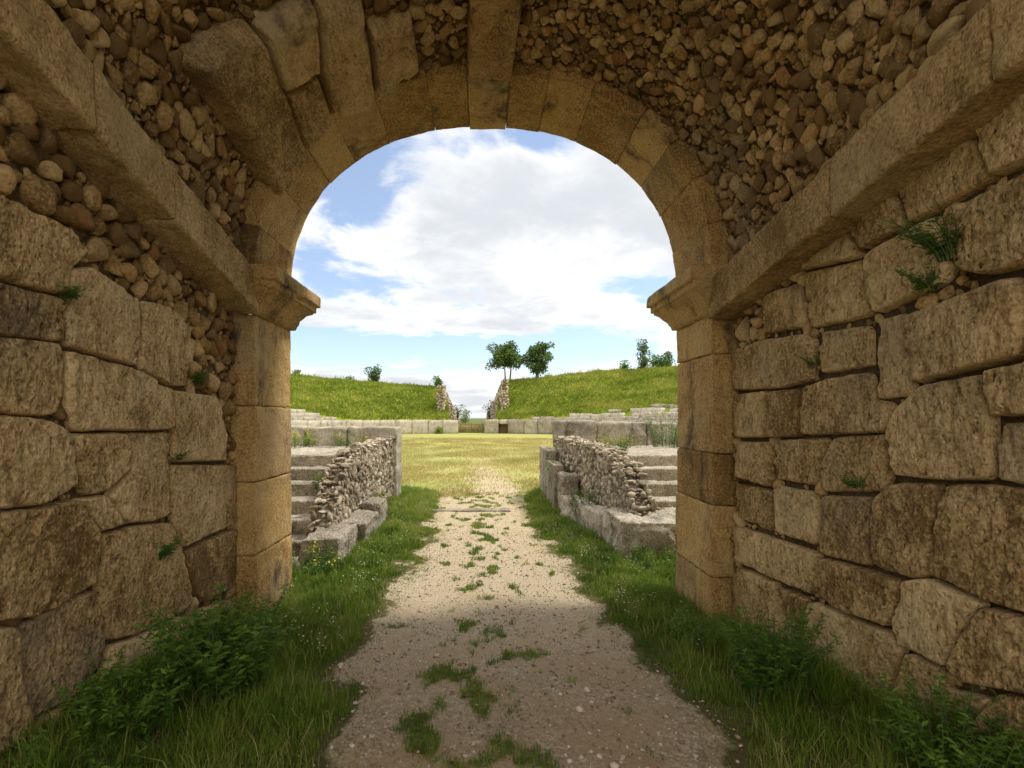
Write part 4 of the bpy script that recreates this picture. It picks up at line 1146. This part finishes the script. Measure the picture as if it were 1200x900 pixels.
def tree(name, label, cat, base, H, W, trunks, clear, seed, nleaf=1500, size=.2, crown_c=(0, 0), bare=False, mat=M_TREE):
    rg = np.random.default_rng(seed); base = np.array(base, float); base[2] -= .15
    root = thing(name, label, cat, base)
    A = Acc(); cc, rr = [], []
    for k in range(trunks):
        dx = (k - (trunks - 1) / 2) * W * .25
        top = base + [dx + crown_c[0] * W * .3 + rg.uniform(-.1, .1) * W, rg.uniform(-.2, .2) * W, H * .82]
        b = base + [dx * .45, 0, 0]; t = np.linspace(0, 1, 7)[:, None]
        P = b + (top - b) * t + np.sin(t * 3.1) * rg.normal(size=3) * .06 * H
        V, q = tube(P, np.linspace(.026, .008, 7) * H, 6); A.add(V, [q], .4)
        nb = 9 if trunks < 3 else 6
        for j in range(nb):
            u = clear + (1 - clear) * (j + rg.random()) / nb; i = min(int(u * 6), 5); p = P[i] + (P[i + 1] - P[i]) * (u * 6 - i)
            a = rg.uniform(0, 6.283); l = W * .42 * rg.uniform(.5, 1.0) * (1.1 - .55 * abs(u - .55) * 1.6)
            e = p + [math.cos(a) * l, math.sin(a) * l, l * rg.uniform(.1, .55)]
            V, q = tube(p + (e - p) * np.linspace(0, 1, 4)[:, None], np.linspace(.009, .003, 4) * H, 4); A.add(V, [q], .4)
            for m in range(3):
                cc.append(p + (e - p) * (.55 + .25 * m) + rg.normal(size=3) * .05 * H); rr.append(W * rg.uniform(.10, .18))
    for k in range(trunks):
        dx = (k - (trunks - 1) / 2) * W * .22
        for hh_ in (.64, .78): cc.append(base + [dx + crown_c[0] * W * .25, rg.uniform(-.1, .1) * W, H * hh_ + rg.uniform(-.04, .04) * H]); rr.append(W * .25 if trunks > 1 else W * .3)
    A.build('trunk', M_BARK, root)
    V, F, t = crown_leaves(np.array(cc), np.array(rr), nleaf, size, rg)
    obj('crown', V, [F], mat, root, smooth=False, attrs={'tint': t})
    return root
def on_hill(px, off):
    sd = -1 if px < 552 else 1
    t = th_px(px, off); x, y = ell(t, off); return (float(x), float(y), float(hill_z(np.array([t]), np.array([float(off)]), nrows(np.array([t]), sd))[0]))
tree('tree', 'broad double-trunked tree on the right bank, left of its narrower neighbour', 'tree', on_hill(595, 10.4), 5.0, 4.9, 2, .52, 41, 6000, .27, (-.2, 0))
tree('tree', 'narrow upright tree on the right bank, just right of the broad tree', 'tree', on_hill(629, 10.4), 5.0, 3.2, 2, .30, 42, 4600, .27)
tree('tree', 'small slender tree rising above bushes near the right pier', 'tree', on_hill(753, 10.6), 4.3, 1.6, 1, .50, 43, 700, .2)
tree('tree', 'little leafy tree half hidden by the right pier', 'tree', on_hill(782, 11.5), 2.8, 1.7, 2, .3, 44, 520, .22)
def bush(label, px, off, H, W, seed, n_=900, mat=M_TREE, pos=None):
    rg = np.random.default_rng(seed); base = np.array(pos if pos else on_hill(px, off)); base[2] -= .1
    root = thing('bush', label, 'bush', base)
    A = Acc(); cc = []; rr = []
    for k in range(9):
        a = rg.uniform(0, 6.283); e = base + [math.cos(a) * W * .38 * rg.random(), math.sin(a) * W * .38 * rg.random(), H * rg.uniform(.4, .85)]
        V, q = tube(base + (e - base) * np.linspace(0, 1, 4)[:, None], np.linspace(.03, .01, 4), 4); A.add(V, [q], .4)
        cc.append(e); rr.append(W * rg.uniform(.12, .24)); cc.append(base + (e - base) * .55); rr.append(W * rg.uniform(.14, .22))
    A.build('stem', M_BARK, root)
    V, F, t = crown_leaves(np.array(cc), np.array(rr), n_, .2, rg); V[:, 2] = np.maximum(V[:, 2], base[2])
    obj('foliage', V, [F], mat, root, smooth=False, attrs={'tint': t})
bush('big rounded bush on the crest of the left bank', 437, 11, 2.9, 3.2, 51, 1500)
bush('low bush beside the big bush on the left crest', 410, 11, 1.0, 2.0, 52, 500)
bush('tiny bush on the left crest beside the left pier', 347, 11, 1.2, 1.0, 53, 250)
bush('bush topping the left wall of the far entrance', 513, 9.5, 1.7, 2.0, 54, 600)
bush('round light green bush alone on the right crest', 731, 11, 1.6, 2.3, 55, 700, M_WEED)
bush('dark bush at the foot of the slender tree', 754, 11, 2.0, 2.2, 56, 800)
bush('wide hedge-like bush on the right crest by the pier', 774, 11.2, 2.2, 3.4, 57, 1300, M_WEED)
bush('small round bush right of the narrow tree', 643, 11, .9, 1.2, 58, 260)
bush('bush growing over the inner end of the left entrance wall', 0, 0, 3.0, 2.6, 59, 900, pos=(-4.2, 76, 1.2))
bush('bush growing over the inner end of the right entrance wall', 0, 0, 3.0, 2.6, 60, 900, pos=(1.0, 74, 1.4))
bush('distant bush past the left side of the gate', 0, 0, 3.6, 3.6, 63, 900, pos=(-3.4, 92, .2))
bush('distant bush past the right side of the gate', 0, 0, 3.2, 3.4, 64, 900, pos=(1.6, 94, .2))
bush('small bush at the foot of the far left podium', 0, 0, .8, 1.1, 65, 260, M_GRASS, pos=(-5.1, 57.0, 0))
rg = np.random.default_rng(66); n_ = 7000
x = rg.uniform(-3.2, .4, n_); y = rg.uniform(61, 72, n_)
V, q, t, tv = blades(x, y, gh(x, y), rg.uniform(.4, 1.3, n_), .03 * np.ones(n_), 67, .4, .6 + 0 * x)
tag(obj('grass', V, [q, t], M_DRY, smooth=False, attrs={'tint': tv}), 'tall dry grass behind the far gate', 'grass', kind='stuff')

# ------------------------------------------------------------------ sky, sun, camera
SUN_EL, SUN_AZ = math.radians(58), math.radians(80)          # azimuth clockwise from the view direction (+Y)
w = bpy.data.worlds.new('World'); SC.world = w; w.use_nodes = True
nt = w.node_tree; nt.nodes.clear(); n = N(nt)
sky = n('ShaderNodeTexSky', sky_type='NISHITA', sun_disc=False, sun_elevation=SUN_EL, sun_rotation=SUN_AZ, altitude=600, air_density=1.0, dust_density=.8, ozone_density=1.3)
dirv = n('ShaderNodeTexCoord').outputs['Generated']
sx = n('ShaderNodeSeparateXYZ', {0: dirv}); X, Y, Z = sx.outputs
az = n.math('ARCTAN2', X, Y); el = n.math('ARCSINE', Z)
zc = n.math('ADD', n.math('MAXIMUM', Z, 0.0), .12)
pl = n('ShaderNodeCombineXYZ', {0: n.math('DIVIDE', X, zc), 1: n.math('DIVIDE', Y, zc), 2: 0.0}).outputs[0]
c1 = n.noise(pl, .95, 9, .56, .25); c2 = n.noise(n.vmath('ADD', pl, (7.3, 2.1, 4.0)), 2.9, 10, .62, .35)
def blob(a0, e0, ra, re):
    u = n.math('DIVIDE', n.math('SUBTRACT', az, a0), ra); v = n.math('DIVIDE', n.math('SUBTRACT', el, e0), re)
    r2 = n.math('ADD', n.math('MULTIPLY', u, u), n.math('MULTIPLY', v, v))
    return n.math('EXPONENT', n.math('MULTIPLY', r2, -1.0))
dens = n.math('ADD', n.math('MULTIPLY', n.math('SUBTRACT', c1, .5), 1.2), n.math('MULTIPLY', n.math('SUBTRACT', c2, .5), 1.7))
bias = .36
for (px, py, rx, ry, amt) in [(415, 225, 60, 32, -.56), (610, 160, 75, 17, -.55), (445, 178, 60, 18, -.24), (400, 340, 60, 14, -.42), (360, 300, 26, 22, -.25), (770, 340, 34, 22, -.38),
                              (360, 398, 90, 22, -.75), (520, 412, 120, 15, -.62), (700, 408, 130, 16, -.62), (560, 440, 160, 10, -.2), (620, 262, 150, 70, .35), (500, 378, 150, 10, .30), (495, 456, 55, 12, .6), (375, 440, 22, 5, .5), (555, 470, 60, 14, .4)]:
    a0 = math.atan((px - VX) / FOC); e0 = math.atan((VY - py) / math.hypot(FOC, px - VX))
    bias = n.math('ADD', bias, n.math('MULTIPLY', blob(a0, e0, rx / FOC, ry / FOC), amt))
dens = n.math('ADD', dens, bias)
mask = n.step(dens, .0, .40)
shade = n.step(n.math('ADD', n.math('MULTIPLY', n.noise(n.vmath('ADD', pl, (1.7, 9.2, 0.)), 1.1, 7, .55, .3), .7), n.math('MULTIPLY', dens, .25)), .34, .60)
SKY_STR = .12
cloud = n.mix(shade, (5.7, 5.67, 5.67), (3.8, 3.98, 4.2))
# unseen clouds behind and overhead brightened and warmed, added fill light for the passage
sky_fill = n.math('ADD', n.step(Y, .25, -.5), n.math('MULTIPLY', n.step(el, .75, 1.3), .5), clamp=True)
cloud = n.mix(sky_fill, cloud, (11.6, 10.8, 9.6))
col = n.mix(mask, n.mix(.12, sky.outputs[0], (6.5, 6.5, 6.5)), cloud)
bg = n('ShaderNodeBackground', {0: col, 1: SKY_STR})
n('ShaderNodeOutputWorld', {0: bg.outputs[0]})

sun = bpy.data.lights.new('sun', 'SUN'); sun.energy = 2.0; sun.angle = math.radians(9.0); sun.color = (1.0, .94, .84)
so = bpy.data.objects.new('sun', sun); COL.objects.link(so)
dv = Vector((math.sin(SUN_AZ) * math.cos(SUN_EL), math.cos(SUN_AZ) * math.cos(SUN_EL), math.sin(SUN_EL)))
so.rotation_euler = (-dv).to_track_quat('-Z', 'Y').to_euler()

cam = bpy.data.cameras.new('camera'); cam.sensor_width = 36; cam.lens = 36 * FOC / 1200
cam.shift_x = (600 - VX) / 1200; cam.shift_y = (VY - 450) / 1200
cam.clip_start = .05; cam.clip_end = 9000
co = bpy.data.objects.new('camera', cam); COL.objects.link(co); co.location = (0, 0, EYE); co.rotation_euler = (math.pi / 2, 0, 0)
SC.camera = co

SC.render.engine = 'CYCLES'
SC.cycles.use_denoising = True
SC.cycles.max_bounces = 8; SC.cycles.diffuse_bounces = 6; SC.cycles.glossy_bounces = 2; SC.cycles.transmission_bounces = 4
SC.cycles.sample_clamp_indirect = 6
SC.view_settings.view_transform = 'Standard'; SC.view_settings.look = 'None'
SC.view_settings.exposure = 0.76; SC.view_settings.gamma = 1.0
